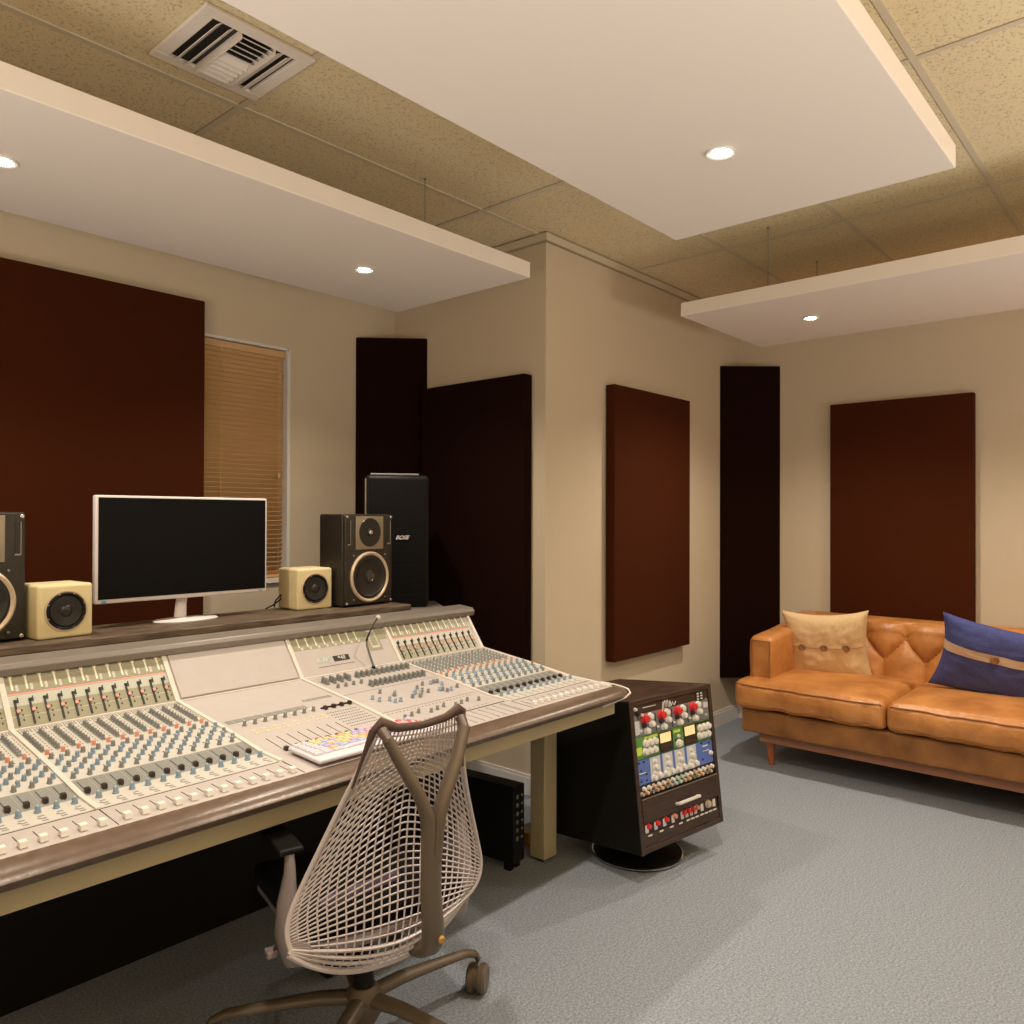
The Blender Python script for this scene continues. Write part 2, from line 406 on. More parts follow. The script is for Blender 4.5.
def brM(x,s,h=0):
    return Matrix.Translation(CO)@Matrix.Translation((x,BY0+(BY1-BY0)*s,BZ0+(BZ1-BZ0)*s))@Matrix.Rotation(BA,4,'X')@Matrix.Translation((0,0,h))
def cpart(name,mb,m,smooth=False): return mb.build(name,m,con,smooth)
# body
top=[(y,z) for y,z in S]
bd=MB(); bd.T=Matrix.Translation(CO); bd.prism(top+[(2.377,.74),(2.10,.70),(1.70,.70)],MX0,MX1); cpart('control_surface',bd,'console')
bd=MB(); bd.T=Matrix.Translation(CO); bd.prism([(BY0,BZ0),(BY1,BZ1),(2.56,.975),(2.56,.72),(2.377,.74)],MX0,MX1); cpart('meter_bridge',bd,'console')
bd=MB(); bd.T=Matrix.Translation(CO)
bd.prism([(2.468,.957),(2.462,.978),(2.475,.992),(2.555,1.000),(2.572,.99),(2.572,.96)],MX0-.03,MX1+.045); bevel(cpart('top_cap',bd,'cap'),.004)
# armrest
ap=[(1.692,.757),(1.665,.7555),(1.642,.752),(1.626,.745),(1.619,.736),(1.622,.727),(1.640,.714),(1.672,.702),(1.70,.700)]
bd=MB(); bd.T=Matrix.Translation(CO)
# rounded at the right end
vs=[];fs=[];n=len(ap)
def ringx(x,inset): return [(x,max(y,1.59+inset) if 0 else 1.70+(y-1.70)*(1-inset),.727+(z-.727)*(1-inset*.35)) for y,z in ap]
xsl=[(MX0-.03,0),(2.40,0),(2.47,.02),(2.505,.09),(2.525,.22),(2.535,.40),(2.538,.55)]
for x,i in xsl: vs+=ringx(x,i)
for k in range(len(xsl)-1):
    for i in range(n):
        j=(i+1)%n; fs.append((k*n+i,k*n+j,(k+1)*n+j,(k+1)*n+i))
fs.append(tuple(range(n))); fs.append(tuple((len(xsl)-1)*n+i for i in range(n)))
bd.add(vs,fs); cpart('armrest',bd,'leather',True)
bd=MB(); bd.T=Matrix.Translation(CO); 
bd.tube([(2.36,1.640,.712),(2.44,1.634,.718),(2.495,1.626,.727),(2.525,1.626,.737),(2.540,1.645,.746),(2.538,1.675,.753),(2.525,1.71,.759),(2.512,1.75,.762)],.0035,8); cpart('edge_strip',bd,'trim',True)
bd=MB(); bd.T=Matrix.Translation(CO); bd.box(MX0-.02,2.515,1.69,1.72,.650,.699); bevel(cpart('front_rail',bd,'rail'),.002)
bd=MB(); bd.T=Matrix.Translation(CO); bd.box(MX0,2.51,1.72,2.54,.665,.70); cpart('underside_tray',bd,'rackside')
# side cheeks
for xa,xb in ((MX1,MX1+.014),(MX0-.014,MX0)):
    bd=MB(); bd.T=Matrix.Translation(CO)
    bd.prism([(1.70,.760)]+[(y,z+.0025) for y,z in S[1:]]+[(BY1-.02,BZ1-.01),(2.56,.972),(2.56,.72),(2.35,.73),(1.70,.70)],xa,xb); bevel(cpart('side_cheek',bd,'trim'),.002)
# legs
for x in (2.474,.28):
    for y in (2.0,2.44):
        if y>2.2 and x>2: x=2.415
        l=MB(); l.T=Matrix.Translation(CO)
        l.box(x,x+.08,y,y+.075,.012,.664); bevel(cpart('leg',l,'rail'),.003)
        l=MB(); l.T=Matrix.Translation(CO); l.rbox(x+.012,x+.06,y+.012,y+.06,0,.012,.004); cpart('leg_foot',l,'rackside')
l=MB(); l.T=Matrix.Translation(CO); l.box(.30,2.41,2.518,2.536,.003,.664); cpart('light_blocker',l,'rackside')  # added board that blocks light, keeping the floor under the console dark
# module dividers
for x in (.69,1.14,1.585,2.037):
    d=MB()
    for a,b in zip([1.80,1.894,2.079],[1.894,2.079,2.377]):
        za,zb=zs(a),zs(b)
        d.T=Matrix.Translation(CO); d.add([(x-.006,a,za),(x+.006,a,za),(x+.006,b,zb),(x-.006,b,zb),(x-.006,a,za+.005),(x+.006,a,za+.005),(x+.006,b,zb+.005),(x-.006,b,zb+.005)],[(3,2,1,0),(4,5,6,7),(0,1,5,4),(1,2,6,5),(2,3,7,6),(3,0,4,7)])
    d.T=brM(x,0); d.box(-.007,.007,0,BL-.012,0,.006); cpart('divider_strip',d,'trim')
d=MB(); d.T=surfM(1.37,2.374); d.box(MX0-1.37,MX1-1.37,-.004,.003,0,.003)
cpart('hinge_strip',d,'trim')
# thin seams between fader strip and panel
for xa,xb in ((MX0,1.13),(2.05,MX1)):
    d=MB(); d.T=surfM(0,1.80); d.box(xa,xb,-.001,.001,0,.0008); cpart('panel_seam',d,'dark')
for x in (.69,1.14,1.585,2.037):
    d=MB(); d.T=surfM(x,1.745); d.box(-.0008,.0008,-.05,.05,0,.0008); cpart('panel_seam',d,'dark')
# printed zones of channel modules
modules=[(.244,12,.46),(.697,12,0),(2.047,12,0)]
P_=.0366
zone=MB()    # mats: 0 grey,1 light,2 dark dots,3 pink,4 mint
knobs=[]; caps=[]
def qz(x0,x1,y0,y1,mi,h=.0006):
    steps=[y0]+[y for y,_ in S if y0<y<y1]+[y1]
    zone.mi=mi; zone.T=Matrix.Translation(CO)
    for a,b in zip(steps,steps[1:]):
        za,zb=zs(a)+h,zs(b)+h
        zone.add([(x0,a,za-.002),(x1,a,za-.002),(x1,b,zb-.002),(x0,b,zb-.002),(x0,a,za),(x1,a,za),(x1,b,zb),(x0,b,zb)],[(3,2,1,0),(4,5,6,7),(0,1,5,4),(1,2,6,5),(2,3,7,6),(3,0,4,7)])
chans=[]
for mx,nc,xmin in modules:
    x1=mx+nc*P_
    qz(mx,x1,1.985,2.34,1); qz(mx,x1,2.34,2.368,1)
    qz(mx,x1,1.892,1.985,0); qz(mx,x1,1.806,1.892,1)
    for i in range(nc):
        x=mx+P_*(i+.5)
        if x<xmin: continue
        chans.append((x,mx>2))
        for k in range(3):
            for q in range(5): qz(x-.015+q*.0068,x-.012+q*.0068,2.344+k*.008,2.348+k*.008,2,.001)
        qz(x-.017,x-.001,2.185,2.338,0,.0009)
        for k in range(9): qz(x+.010,x+.0125,2.19+k*.016,2.195+k*.016,2,.001)
        # small buttons print
        for yy in (2.15,2.125,2.105,2.075,2.03): qz(x+.001,x+.005,yy,yy+.005,2,.001)
        qz(x-.0178,x-.0172,1.895,1.982,1,.001)
        qz(x-.008,x-.006,1.90,1.975,2,.001)      # small fader slot
        for yy in (1.842,1.826,1.814): qz(x-.006,x+.006,yy,yy+.006,0,.001)
        qz(x-.001,x+.0005,1.708,1.775,2,.0008)     # long fader slot
        qz(x-.010,x-.004,1.83,1.837,0,.001)
zone_o=zone.build('channel_strip_panel',['consgrey','conslight','dark','pink','mint'],con)
# knob meshes
def knob_mesh(name,r,h,m,cap=None,n=10):
    b=MB(); b.lathe([(r*1.15,0),(r*1.15,h*.18),(r*.92,h*.22),(r*.85,h*.93),(r*.7,h)],n)
    if cap:
        b.mi=1; b.box(-r*.12,r*.12,0,r*.8,h,h+.0006)
    me_o=b.build(name,[m,'knobw'] if cap else [m],con,True); me=me_o.data; bpy.data.objects.remove(me_o); return me
K={'trim_knob':knob_mesh('trim_knob',.0052,.012,'knobg',n=8),'gain_knob':knob_mesh('gain_knob',.0052,.012,'knobr',n=10),
   'equalizer_knob':knob_mesh('equalizer_knob',.0058,.014,'knobb',True),'tall_knob':knob_mesh('tall_knob',.0062,.020,'knobg',n=8),'shade_knob':knob_mesh('send_knob',.0058,.014,'knobg',True),
   'pan_knob':knob_mesh('pan_knob',.0066,.015,'knobb',True)}
def fader_mesh(m,l,w_,h):
    b=MB(); b.rbox(-w_/2,w_/2,-l/2,l/2,0,h,.0015,n=1,seg=1,fn=lambda u,v,w,P:(P.x,P.y*(1-.25*(w>0)) ,P.z-(.002 if (w>0 and abs(v)<.5) else 0)))
    o=b.build('cap',m,con); me=o.data; bpy.data.objects.remove(o); return me
FW=fader_mesh('knobw',.020,.015,.013); FK=fader_mesh('knobk',.016,.011,.011)
def putc(name,me,M4,label=None):
    o=bpy.data.objects.new(name,me); C.objects.link(o); o.parent=con; o.matrix_local=M4
    if label: o['label']=label
    return o
merge={}
count={}
def knob(name,me,x,y,rot=0,h=.0006):
    count[name]=count.get(name,0)+1
    M4=surfM(x,y,h)@Matrix.Rotation(rot,4,'Z')
    if count[name]<=100: return putc(name,me,M4)
    merge.setdefault((name,me.name),[]).append((me,M4))
chans.sort(key=lambda c:(c[1],-c[0] if not c[1] else -c[0]))
for x,right in chans:
    for k in range(8):
        knob('trim_knob',K['trim_knob'],x-.009,2.325-k*.018)
    knob('gain_knob',K['gain_knob'],x-.006,2.170,R(20))
    for k,(dx,y) in enumerate([(-.008,2.138),(.008,2.118),(-.008,2.092),(.008,2.070),(-.008,2.046),(.008,2.022),(-.006,2.0)]):
        nm='equalizer_knob' if k%3 else 'send_knob'
        knob(nm,K['equalizer_knob'] if k%3 else K['shade_knob'],x+dx,y,random.uniform(-1,1))
    knob('pan_knob',K['pan_knob'],x+.001,1.868,random.uniform(-.5,.5))
    putc('short_fader_cap',FK,surfM(x-.007,1.912,.0006))
    putc('fader_cap',FW,surfM(x,1.716+random.choice([0,0,0,.002]),.0006))
# ---- bridge of channel modules
bz=MB(); METER=[]
def flush_bridge():
    global bz
    bz.build('meter_panel',['meterbg','conslight','dark','pink','mint'],con); bz=MB()
def bq(x0,x1,s0,s1,mi,h=.0008): bz.mi=mi; bz.T=brM(0,0); bz.box(x0,x1,s0*BL,s1*BL,-.001,h)
for mx,nc,xmin in modules:
    x1=mx+nc*P_
    right=mx>2
    bq(mx,x1,.585,.975,0); bq(mx,x1,.555,.578,3,.001); bq(mx,x1,.37,.55,4 if not right else 1); bq(mx,x1,.03,.37,0)
    for i in range(nc):
        x=mx+P_*(i+.5)
        if x<xmin: continue
        bq(x-.006,x-.0055,.60,.97,1,.0012); bq(x-.017,x+.017,.80,.803,1,.0012)
        bq(x+.006,x+.013,.61,.72,1,.0012)
        METER.append((x-.002,.63,.93))
        # switch hook shapes
        bq(x-.006,x-.001,.05,.46,2,.004); bq(x-.006,x+.006,.42,.47,2,.004); bq(x+.004,x+.006,.47,.50,2,.004)
        bq(x-.004,x+.004,.25,.30,3,.007)
        bq(x+.008,x+.011,.12,.15,2,.002); bq(x+.008,x+.011,.2,.23,2,.002); bq(x+.008,x+.011,.28,.31,2,.002)
        bq(x-.018,x+.018,.195,.205,1,.0012)
flush_bridge()
# centre right bridge
bq(1.600,1.93,.60,.975,0); bq(1.93,2.025,.60,.975,0); bq(1.925,1.985,.36,.60,0)
bq(1.937,1.975,.42,.85,1,.0012); bq(1.942,1.970,.47,.80,0,.0016); bq(1.99,2.015,.86,.90,1,.0015)
for i in range(8):
    x=1.625+i*.0366; METER.append((x,.66,.93)); bq(x+.004,x+.014,.60,.66,1,.0012)
bq(1.67,1.83,.175,.180,2,.0012)
bq(1.745,1.815,.255,.375,2,.0012)
flush_bridge()
for x,s0,s1 in METER:
    b=MB(); b.T=brM(x,0); b.box(-.0024,.0024,s0*BL,s1*BL,0,.0018); b.box(-.0048,.0048,(s1-.09)*BL,s1*BL,0,.0022); b.build('level_meter','meter',con)
text_mesh('lettering','AWS',.030,.0004,'teal',con,brM(1.703,.315,.001),0,.0003)
text_mesh('lettering','948',.022,.0004,'conslight',con,brM(1.780,.315,.0016),.1,.0002)
# ---- blank display panel
d=MB(); d.T=brM(1.3625,0); d.rbox(-.210,.210,.006,BL-.012,0,.006,.004,n=1); d.build('display_panel','console',con)
# ---- centre-left surface
cz=MB()
def cq(mb,x0,x1,y0,y1,mi,h=.0008):
    mb.mi=mi; mb.T=surfM(0,(y0+y1)/2); mb.box(x0,x1,-(y1-y0)/2,(y1-y0)/2,-.001,h)
cq(cz,1.165,1.435,2.115,2.142,0); 
for i in range(8):
    x=1.185+i*.0335; cq(cz,x,x+.0015,2.115,2.142,3,.0012); cq(cz,x+.006,x+.026,2.088,2.112,3)
    for k in range(2): cq(cz,x+.008,x+.022,2.035-k*.022,2.043-k*.022,4,.0012)
    cq(cz,x+.012,x+.0135,1.88,1.97,1,.001)
cq(cz,1.455,1.565,2.17,2.176,0); 
for i in range(9): cq(cz,1.457+i*.012,1.464+i*.012,2.18,2.187,0,.001)
cq(cz,1.462,1.572,2.085,2.090,1,.004)
for i in range(12):
    for k in range(7): cq(cz,1.455+i*.0095,1.459+i*.0095,1.92+k*.02,1.924+k*.02,0,.0016)
cz.build('master_section_panel',['consgrey','dark','conslight','conslight','ky'],con)
for i in range(8):
    x=1.198+i*.0335
    knob('assign_knob',K['shade_knob'],x,2.085,random.uniform(-.5,.5))
    putc('master_fader_cap',FK,surfM(x,1.868,.0006))
for i in range(4): putc('short_fader_cap',FK,surfM(1.472+i*.031,2.078,.0006))
# ---- centre-right surface
cz=MB(); 
cq(cz,1.60,2.02,2.155,2.157,0); cq(cz,1.60,2.02,1.955,1.957,0)
for i in range(10):
    for k in range(3): cq(cz,1.605+i*.009,1.608+i*.009,2.345-k*.018,2.349-k*.018,0,.001)
for i in range(24): cq(cz,1.61+i*.016,1.614+i*.016,1.935,1.941,0,.001)
for i in range(18): cq(cz,1.61+i*.02,1.614+i*.02,1.83,1.836,0,.001)
for i in range(9): cq(cz,1.70+i*.035,1.701+i*.035,1.70,1.80,0,.001)
cq(cz,1.80,2.02,1.812,1.815,1,.0015); cq(cz,1.99,1.9915,1.70,1.80,0,.001)
cz.build('monitor_section_panel',['consgrey','dark'],con)
for i in range(11): knob('routing_knob',K['tall_knob'],1.765+i*.0235,2.305); knob('routing_knob',K['tall_knob'],1.765+i*.0235,2.292)
for i in range(12): knob('routing_knob',K['tall_knob'],1.745+i*.022,2.20); knob('routing_knob',K['tall_knob'],1.745+i*.022,2.186)
for i in range(4):
    for k in range(3): knob('routing_knob',K['tall_knob'],1.625+i*.031,2.31-k*.014)
    knob('monitor_knob',K['shade_knob'],1.635+i*.033,2.235)
rr=random.Random(4)
for i in range(30):
    x=1.64+rr.random()*.36; y=2.00+rr.random()*.12; knob('monitor_knob' if i%2 else 'equalizer_knob',K['shade_knob'] if i%2 else K['equalizer_knob'],x,y)
for i in range(10): knob('monitor_knob',K['shade_knob'],1.63+i*.037,1.88+.01*(i%3))
# merged remainders
groups={}
for (name,_),lst in merge.items(): groups.setdefault(name,[]).extend(lst)
for name,lst in groups.items():
    vs=[];fs=[];mi=[];mats=[]
    for me,M4 in lst:
        for m in me.materials:
            if m not in mats: mats.append(m)
        o=len(vs); vs+=[tuple(M4@v.co) for v in me.vertices]
        for p in me.polygons: fs.append(tuple(i+o for i in p.vertices)); mi.append(mats.index(me.materials[p.material_index]))
    me=bpy.data.meshes.new(name+'s'); me.from_pydata(vs,[],fs)
    for m in mats: me.materials.append(m)
    me.polygons.foreach_set('material_index',mi); me.polygons.foreach_set('use_smooth',[True]*len(fs)); me.update()
    ob=bpy.data.objects.new(name+'s',me); C.objects.link(ob); ob.parent=con; ob['kind']='stuff'

# ------------------------------------------------------------------ keyboard on the console
kz=zs(1.77)+.0125
kb=empty('computer_keyboard',(1.395,1.757,kz),0,rot=(R(2.2),0,R(-1)))
tag(kb,'white computer keyboard with colour-coded keys lying on the front of the mixing console','keyboard')
MB().rbox(-.212,.212,-.070,.080,-.006,.006,.005,n=2).build('keyboard_case','kw',kb,True)
km={}
def keymesh(w_,m):
    k_=(round(w_,4),m)
    if k_ not in km:
        b=MB(); b.rbox(-w_/2,w_/2,-.0078,.0078,0,.006,.0015,n=1,seg=1,fn=lambda u,v,w,P:(P.x*(.88 if w>0 else 1),P.y*(.88 if w>0 else 1),P.z)); o=b.build('key',m,kb); km[k_]=o.data; bpy.data.objects.remove(o)
    return km[k_]
rk=random.Random(3)
for r_i,ny in enumerate([16,15,14,13,12,7]):
    y=.066-r_i*.0185; x=-.203; tot=.37; wk=tot/ny
    for i in range(ny):
        if r_i==5: ws=[1,1,1.2,6,1.2,1,1]; wk=tot*ws[i]/sum(ws)
        t=(x+wk/2+.2)/.4
        if t<.12 or r_i==5: c='kw'
        elif t<.5: c=rk.choice(['ky','ky','ko','kv','ky','kb'])
        elif t<.8: c=rk.choice(['kp','kv','kp','kb','kv'])
        else: c=rk.choice(['kp','kr','kb','kp'])
        o=bpy.data.objects.new('key',keymesh(wk-.003,c)); C.objects.link(o); o.parent=kb; o.location=(x+wk/2,y,.006); x+=wk
for k in range(10):
    o=bpy.data.objects.new('key',keymesh(.0095,rk.choice(['kw','kr','kb']))); C.objects.link(o); o.parent=kb; o.location=(.178+.011*(k%2)+.004,.066-.0185*(k//2),.006)
# pen-like gooseneck microphone
mc=empty('gooseneck_microphone',(1.882,2.352,zs(2.352)+.0012)); tag(mc,'thin gooseneck talkback microphone rising from the middle of the console','microphone')
def rel(pts,o): return [tuple(Vector(p)-Vector(o)) for p in pts]
mo=tuple(mc.location)
MB().lathe([(.008,0),(.008,.006),(.005,.012)],12).build('microphone_socket','black',mc,True)
MB().tube(rel([(1.882,2.352,.836),(1.868,2.352,.87),(1.852,2.352,.915),(1.846,2.348,.935)],mo),.0045,8).build('microphone_stem','knobg',mc,True)
MB().tube(rel([(1.846,2.348,.935),(1.852,2.350,.948),(1.872,2.362,.965),(1.905,2.380,.990),(1.935,2.395,1.008)],mo),[.0045,.004,.003,.0025,.0025],8).build('gooseneck','black',mc,True)
b=MB(); b.T=Matrix.Translation(Vector((1.941,2.398,1.011))-Vector(mo)); b.lathe([(.002,-.008),(.007,-.006),(.0095,0),(.007,.006),(.002,.008)],14); b.build('microphone_capsule','trim',mc,True)

# ------------------------------------------------------------------ speaker shelf behind the console
LZ=1.02
sh=empty('speaker_shelf',(1.2,2.73,0)); tag(sh,'long dark wooden shelf behind the console carrying the monitor and speakers','shelf')
so=-sh.location
bevel(MB().box(.25-1.2,2.275-1.2,2.585-2.73,2.89-2.73,LZ-.026,LZ).build('shelf_board','wood',sh),.004)
MB().box(.27-1.2,2.28-1.2,2.60-2.73,2.63-2.73,.90,LZ-.026).build('front_apron','rackwood',sh)
for x in (.30,1.22,2.2): bevel(MB().box(x-1.2,x+.04-1.2,2.64-2.73,2.86-2.73,0,LZ-.026).build('shelf_leg','rackside',sh),.003)
MB().box(.34-1.2,2.2-1.2,2.84-2.73,2.855-2.73,.25,.85).build('back_board','rackside',sh)
# ---- computer monitor
mo=empty('computer_monitor',(1.368,2.79,LZ),R(0)); tag(mo,'wide silver-framed computer monitor with a dark screen standing on the shelf','monitor')
a=MB(); a.rbox(-.320,.320,-.016,.012,.083,.450,.006,n=2); a.build('monitor_housing','silver',mo,True)
MB().box(-.311,.311,-.0175,-.0155,.098,.442).build('screen','screen',mo)
a=MB(); a.box(-.300,-.285,-.0178,-.0165,.0875,.0945); a.build('badge','led',mo)
a=MB(); a.box(.285,.297,-.0178,-.0165,.089,.093); a.build('power_light','led',mo)
a=MB(); a.tube([(-.012,.02,.008),(-.004,.03,.06),(.004,.028,.12),(.004,.02,.17)],[.024,.021,.020,.020],12,flat=.45,up=(0,1,0)); a.build('monitor_stand','silver',mo,True)
a=MB(); a.lathe([(.118,0),(.120,.004),(.112,.008),(.02,.011)],40); a.T=Matrix.Identity(4)
a.v=[(x,y*.55,z) for x,y,z in a.v]; a.build('stand_base','silver',mo,True)

# ---- speakers
def driver(parent,x,z,yf,r,ringm='ring',cone='cone',cap=True,prot=.004,dustr=.28):
    a=MB(); a.lathe([(r*.86,.002),(r*.88,prot+.002),(r*.95,prot+.003),(r*1.0,prot),(r*1.0,0)],40,axis='-y',loc=(x,yf,z)); o=a.build('driver_ring',ringm,parent,True)
    a=MB(); a.lathe([(r*.87,prot*.4),(r*.82,prot*1.1),(r*.77,prot*1.2),(r*.72,prot*.4),(r*.5,-.008),(r*dustr,-.016),(r*dustr*.98,-.012),(r*dustr*.7,-.004),(r*.03,0)],40,axis='-y',loc=(x,yf,z))
    # cap ends
    a.build('speaker_cone',cone,o,True)
def studio_monitor(loc,rz,label,flip=1,w=.275,h=.39,d=.15):
    e=empty('studio_monitor_speaker',loc,rz); tag(e,label,'speaker','pair of studio speakers on the shelf')
    # front baffle with recess for the woofer
    a=MB(); a.rbox(-w/2,w/2,0,d,0.004,h,.008,n=2); a.build('cabinet','speaker',e,True)
    a=MB(); a.rbox(-w/2+.004,w/2-.004,-.012,.0,.008,h-.004,.004,n=1); a.build('front_baffle','speaker',e,True)
    yf=-.0125
    # woofer: shallow dish in front of baffle
    a=MB(); r=.108; zc=.122
    a.lathe([(r,0),(r,.006),(r*.95,.011),(r*.90,.010),(r*.86,.006),(r*.86,.0005)],48,axis='-y',loc=(0,yf,zc)); ring=a.build('woofer_ring','ring',e,True)
    a=MB(); a.lathe([(r*.86,.001),(r*.83,.007),(r*.77,.008),(r*.72,.004),(r*.5,.0022),(r*.26,.0008),(r*.25,.004),(r*.16,.008),(r*.02,.0095)],48,axis='-y',loc=(0,yf,zc)); a.build('woofer_cone','cone',ring,True)
    a=MB(); a.lathe([(r*.20,.0085),(r*.20,.0105),(r*.16,.0112),(r*.15,.0095)],24,axis='-y',loc=(0,yf,zc)); a.build('dust_cap','dust',ring,True)
    # waveguide plate and tweeter
    a=MB(); a.rbox(-.078,.078,yf-.004,yf,.240,.380,.004,n=1); pl=a.build('waveguide','alu',e,True)
    a=MB(); zc=.312; r=.062
    a.lathe([(r,.0035),(r*.98,.0055),(r*.9,.0055),(r*.5,.0045),(r*.28,.0042),(r*.26,.0085),(r*.1,.0115),(r*.02,.0118)],36,axis='-y',loc=(0,yf,zc)); a.build('tweeter','cone',pl,True)
    a=MB(); a.lathe([(r*.16,.011),(r*.12,.0135),(r*.02,.014)],20,axis='-y',loc=(0,yf,zc)); a.build('tweeter_dome','chrome',pl,True)
    for sx in (-1,1):
        a=MB(); a.rbox(sx*.113-.007,sx*.113+.007,yf-.0015,yf,.265,.360,.003,n=1); p=a.build('reflex_port','dark',e)
        a=MB(); a.rbox(sx*.113-.009,sx*.113+.009,yf-.0022,yf,.259,.264,.001,n=1); a.rbox(sx*.113+.007,sx*.113+.0095,yf-.0022,yf,.262,.362,.001,n=1); a.build('port_lip','alu',p)
    for x,z in ((-.124,.378),(.124,.378),(-.124,.016),(.124,.016)):
        a=MB(); a.lathe([(.006,0),(.006,.003),(.004,.005)],14,axis='-y',loc=(x,yf,z)); a.build('bolt','chrome',e,True)
    for x,z in ((-.088,.215),(.088,.215),(-.088,.03),(.088,.03),(-.071,.247),(.071,.247),(-.071,.373),(.071,.373)): MB().lathe([(.0035,0),(.0035,.005)],10,axis='-y',loc=(x,yf,z)).build('driver_screw','alu',e,True)
    for x in (-.1,.1):
        for y in (.03,.12): MB().lathe([(.01,0),(.01,.005)],10,loc=(x,y,0)).build('rubber_foot','black',e)
    return e
studio_monitor((2.121,2.695,LZ+.0005),R(4),'dark two-way studio speaker at the right end of the shelf, beside a small cream speaker')
studio_monitor((.682,2.70,LZ+.0005),R(2),'dark two-way studio speaker at the left end of the shelf, cut by the photo edge')
def cube_speaker(loc,rz,label):
    e=empty('cube_speaker',loc,rz); tag(e,label,'speaker','pair of small cream speakers'); s=.165
    MB().rbox(-s/2,s/2,-.0,.15,0,.167,.010,n=2,seg=3).build('cabinet','cream',e,True)
    yf=-.0005; zc=.084
    a=MB(); r=.064
    a.lathe([(r,0),(r,.003),(r*.94,.0035),(r*.92,.0005)],40,axis='-y',loc=(0,yf,zc)); rg=a.build('driver_gasket','ring',e,True)
    a=MB(); a.lathe([(r*.90,0),(r*.90,.004),(r*.84,.0055),(r*.79,.0035),(r*.77,.001)],40,axis='-y',loc=(0,yf,zc)); a.build('driver_ring','black',rg,True)
    a=MB(); a.lathe([(r*.77,.001),(r*.72,.0045),(r*.66,.004),(r*.3,.001),(r*.27,.0035),(r*.18,.0062),(r*.02,.007)],40,axis='-y',loc=(0,yf,zc)); a.build('speaker_cone','cone',rg,True)
    for k in range(8):
        an=PI/8+k*PI/4; MB().lathe([(.0026,0),(.0026,.005)],8,axis='-y',loc=(r*.87*math.cos(an),yf,zc+r*.87*math.sin(an))).build('screw','chrome',rg,True)
    return e
cube_speaker((1.882,2.730,LZ+.0005),R(-2),'small cream cube speaker to the right of the monitor')
cube_speaker((.918,2.655,LZ+.0005),R(5),'small cream cube speaker to the left of the monitor')
# cable by the right cube speaker
cb=MB().tube([(1.735,2.86,LZ+.004),(1.75,2.83,LZ+.02),(1.77,2.805,LZ+.045),(1.785,2.83,LZ+.06),(1.785,2.87,LZ+.03),(1.79,2.885,LZ+.004)],.003,6).build('speaker_cable','black',None,True)
tag(cb,'thin black cable looping behind the small cream speaker right of the monitor','cable')

# ---- stand and loudspeaker column at right end
st=empty('speaker_stand',(2.525,2.985,0),R(-34)); tag(st,'low dark stand holding the black louvred loudspeaker behind the console','stand')
bevel(MB().box(-.20,.22,-.18,.16,.943,.965).build('stand_top','cap',st),.004)
MB().box(-.05,.05,-.05,.05,.02,.943).build('stand_column','rackside',st)
bevel(MB().box(-.18,.18,-.17,.17,0,.02).build('stand_base','rackside',st),.003)
fx=empty('array_loudspeaker',(2.525,2.985,.965),R(-36)); tag(fx,'tall black louvred loudspeaker with a silver name badge in front of the corner panel','speaker')
a=MB(); a.rbox(-.150,.150,-.12,.16,0,.635,.02,n=2); a.build('cabinet','black',fx,True)
a=MB(); a.rbox(-.136,.136,-.128,-.119,.02,.615,.004,n=1); a.build('grille','blackfab',fx,True)
b=MB()
for i in range(8): b.box(-.10,.10,-.1295,-.127,.06+i*.07,.0615+i*.07)
b.build('grille_louvres','black',fx)
MB().rbox(-.13,.10,-.115,-.08,.633,.642,.003,n=1).build('top_trim','knobg',fx); MB().box(-.1515,-.1495,-.11,-.08,.02,.615).build('edge_trim','ring',fx)
text_mesh('badge','BOSE',.026,.001,'silver',fx,Matrix.Translation((.018,-.1325,.335))@Matrix.Rotation(PI/2,4,'X'),.45,.0005)

# ------------------------------------------------------------------ outboard rack
rk_e=empty('equipment_rack',(2.553,1.592,.0),R(-7.92)); tag(rk_e,'dark wood tilted equipment rack with colourful knob modules beside the console','equipment rack')
T=Matrix.Translation((0,0,.122))@Matrix.Rotation(R(-6.77),4,'X')   # local: x across, y back, z up the face
W,H_,D=.53,.572,.52
def rp(name,mb,m,smooth=False,parent=None):
    mb.v=[tuple(T@Vector(v)) for v in mb.v]; return mb.build(name,m,parent or rk_e,smooth)
t=.020
bevel(rp('side_panel',MB().box(0,t,.0,D,0,H_),'rackside'),.002); rp('side_edging',MB().box(0,t,-.003,0,0,H_),'rackwood')  # left panel near-black: the shade on this unlit side is put into its colour
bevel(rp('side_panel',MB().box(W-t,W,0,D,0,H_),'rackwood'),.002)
bevel(rp('top_panel',MB().box(t,W-t,0,D,H_-t,H_),'rackwood'),.002)
bevel(rp('bottom_panel',MB().box(t,W-t,0,D,0,.02),'rackwood'),.002)
rp('back_panel',MB().box(t,W-t,D-.012,D-.002,.02,H_-t),'rackside')
bevel(rp('lower_panel',MB().box(t,W-t,.004,.02,.02,.068),'rackwood'),.002)
# faces (z from bottom)  x inner t..W-t
def unit(name,z0,z1,m): 
    return bevel(rp(name,MB().box(t+.002,W-t-.002,.006,.16,z0+.001,z1-.001),m),.0015)
IW=W-2*t-.004; ux=lambda f: t+.002+IW*f
def rkn(mb,fx_,z,r=.009,h=.014,n=14,y=.006): mb.lathe([(r*1.1,0),(r*1.1,h*.2),(r*.85,h*.3),(r*.8,h),(r*.5,h*1.08)],n,axis='-y',loc=(ux(fx_),y,z))
def kn(name,fx_,z,r,h,m,par,n=14):
    b=MB(); rkn(b,fx_,z,r,h,n); return rp(name,b,m,True,par)
def pt(name,xa,xb,z0,z1,m,par,y=.003,w=None):
    b=MB(); xa_=ux(xa); xb_=ux(xb) if w is None else xa_+w
    b.box(xa_,xb_,y,.0062,z0,z1); return rp(name,b,m,False,par)
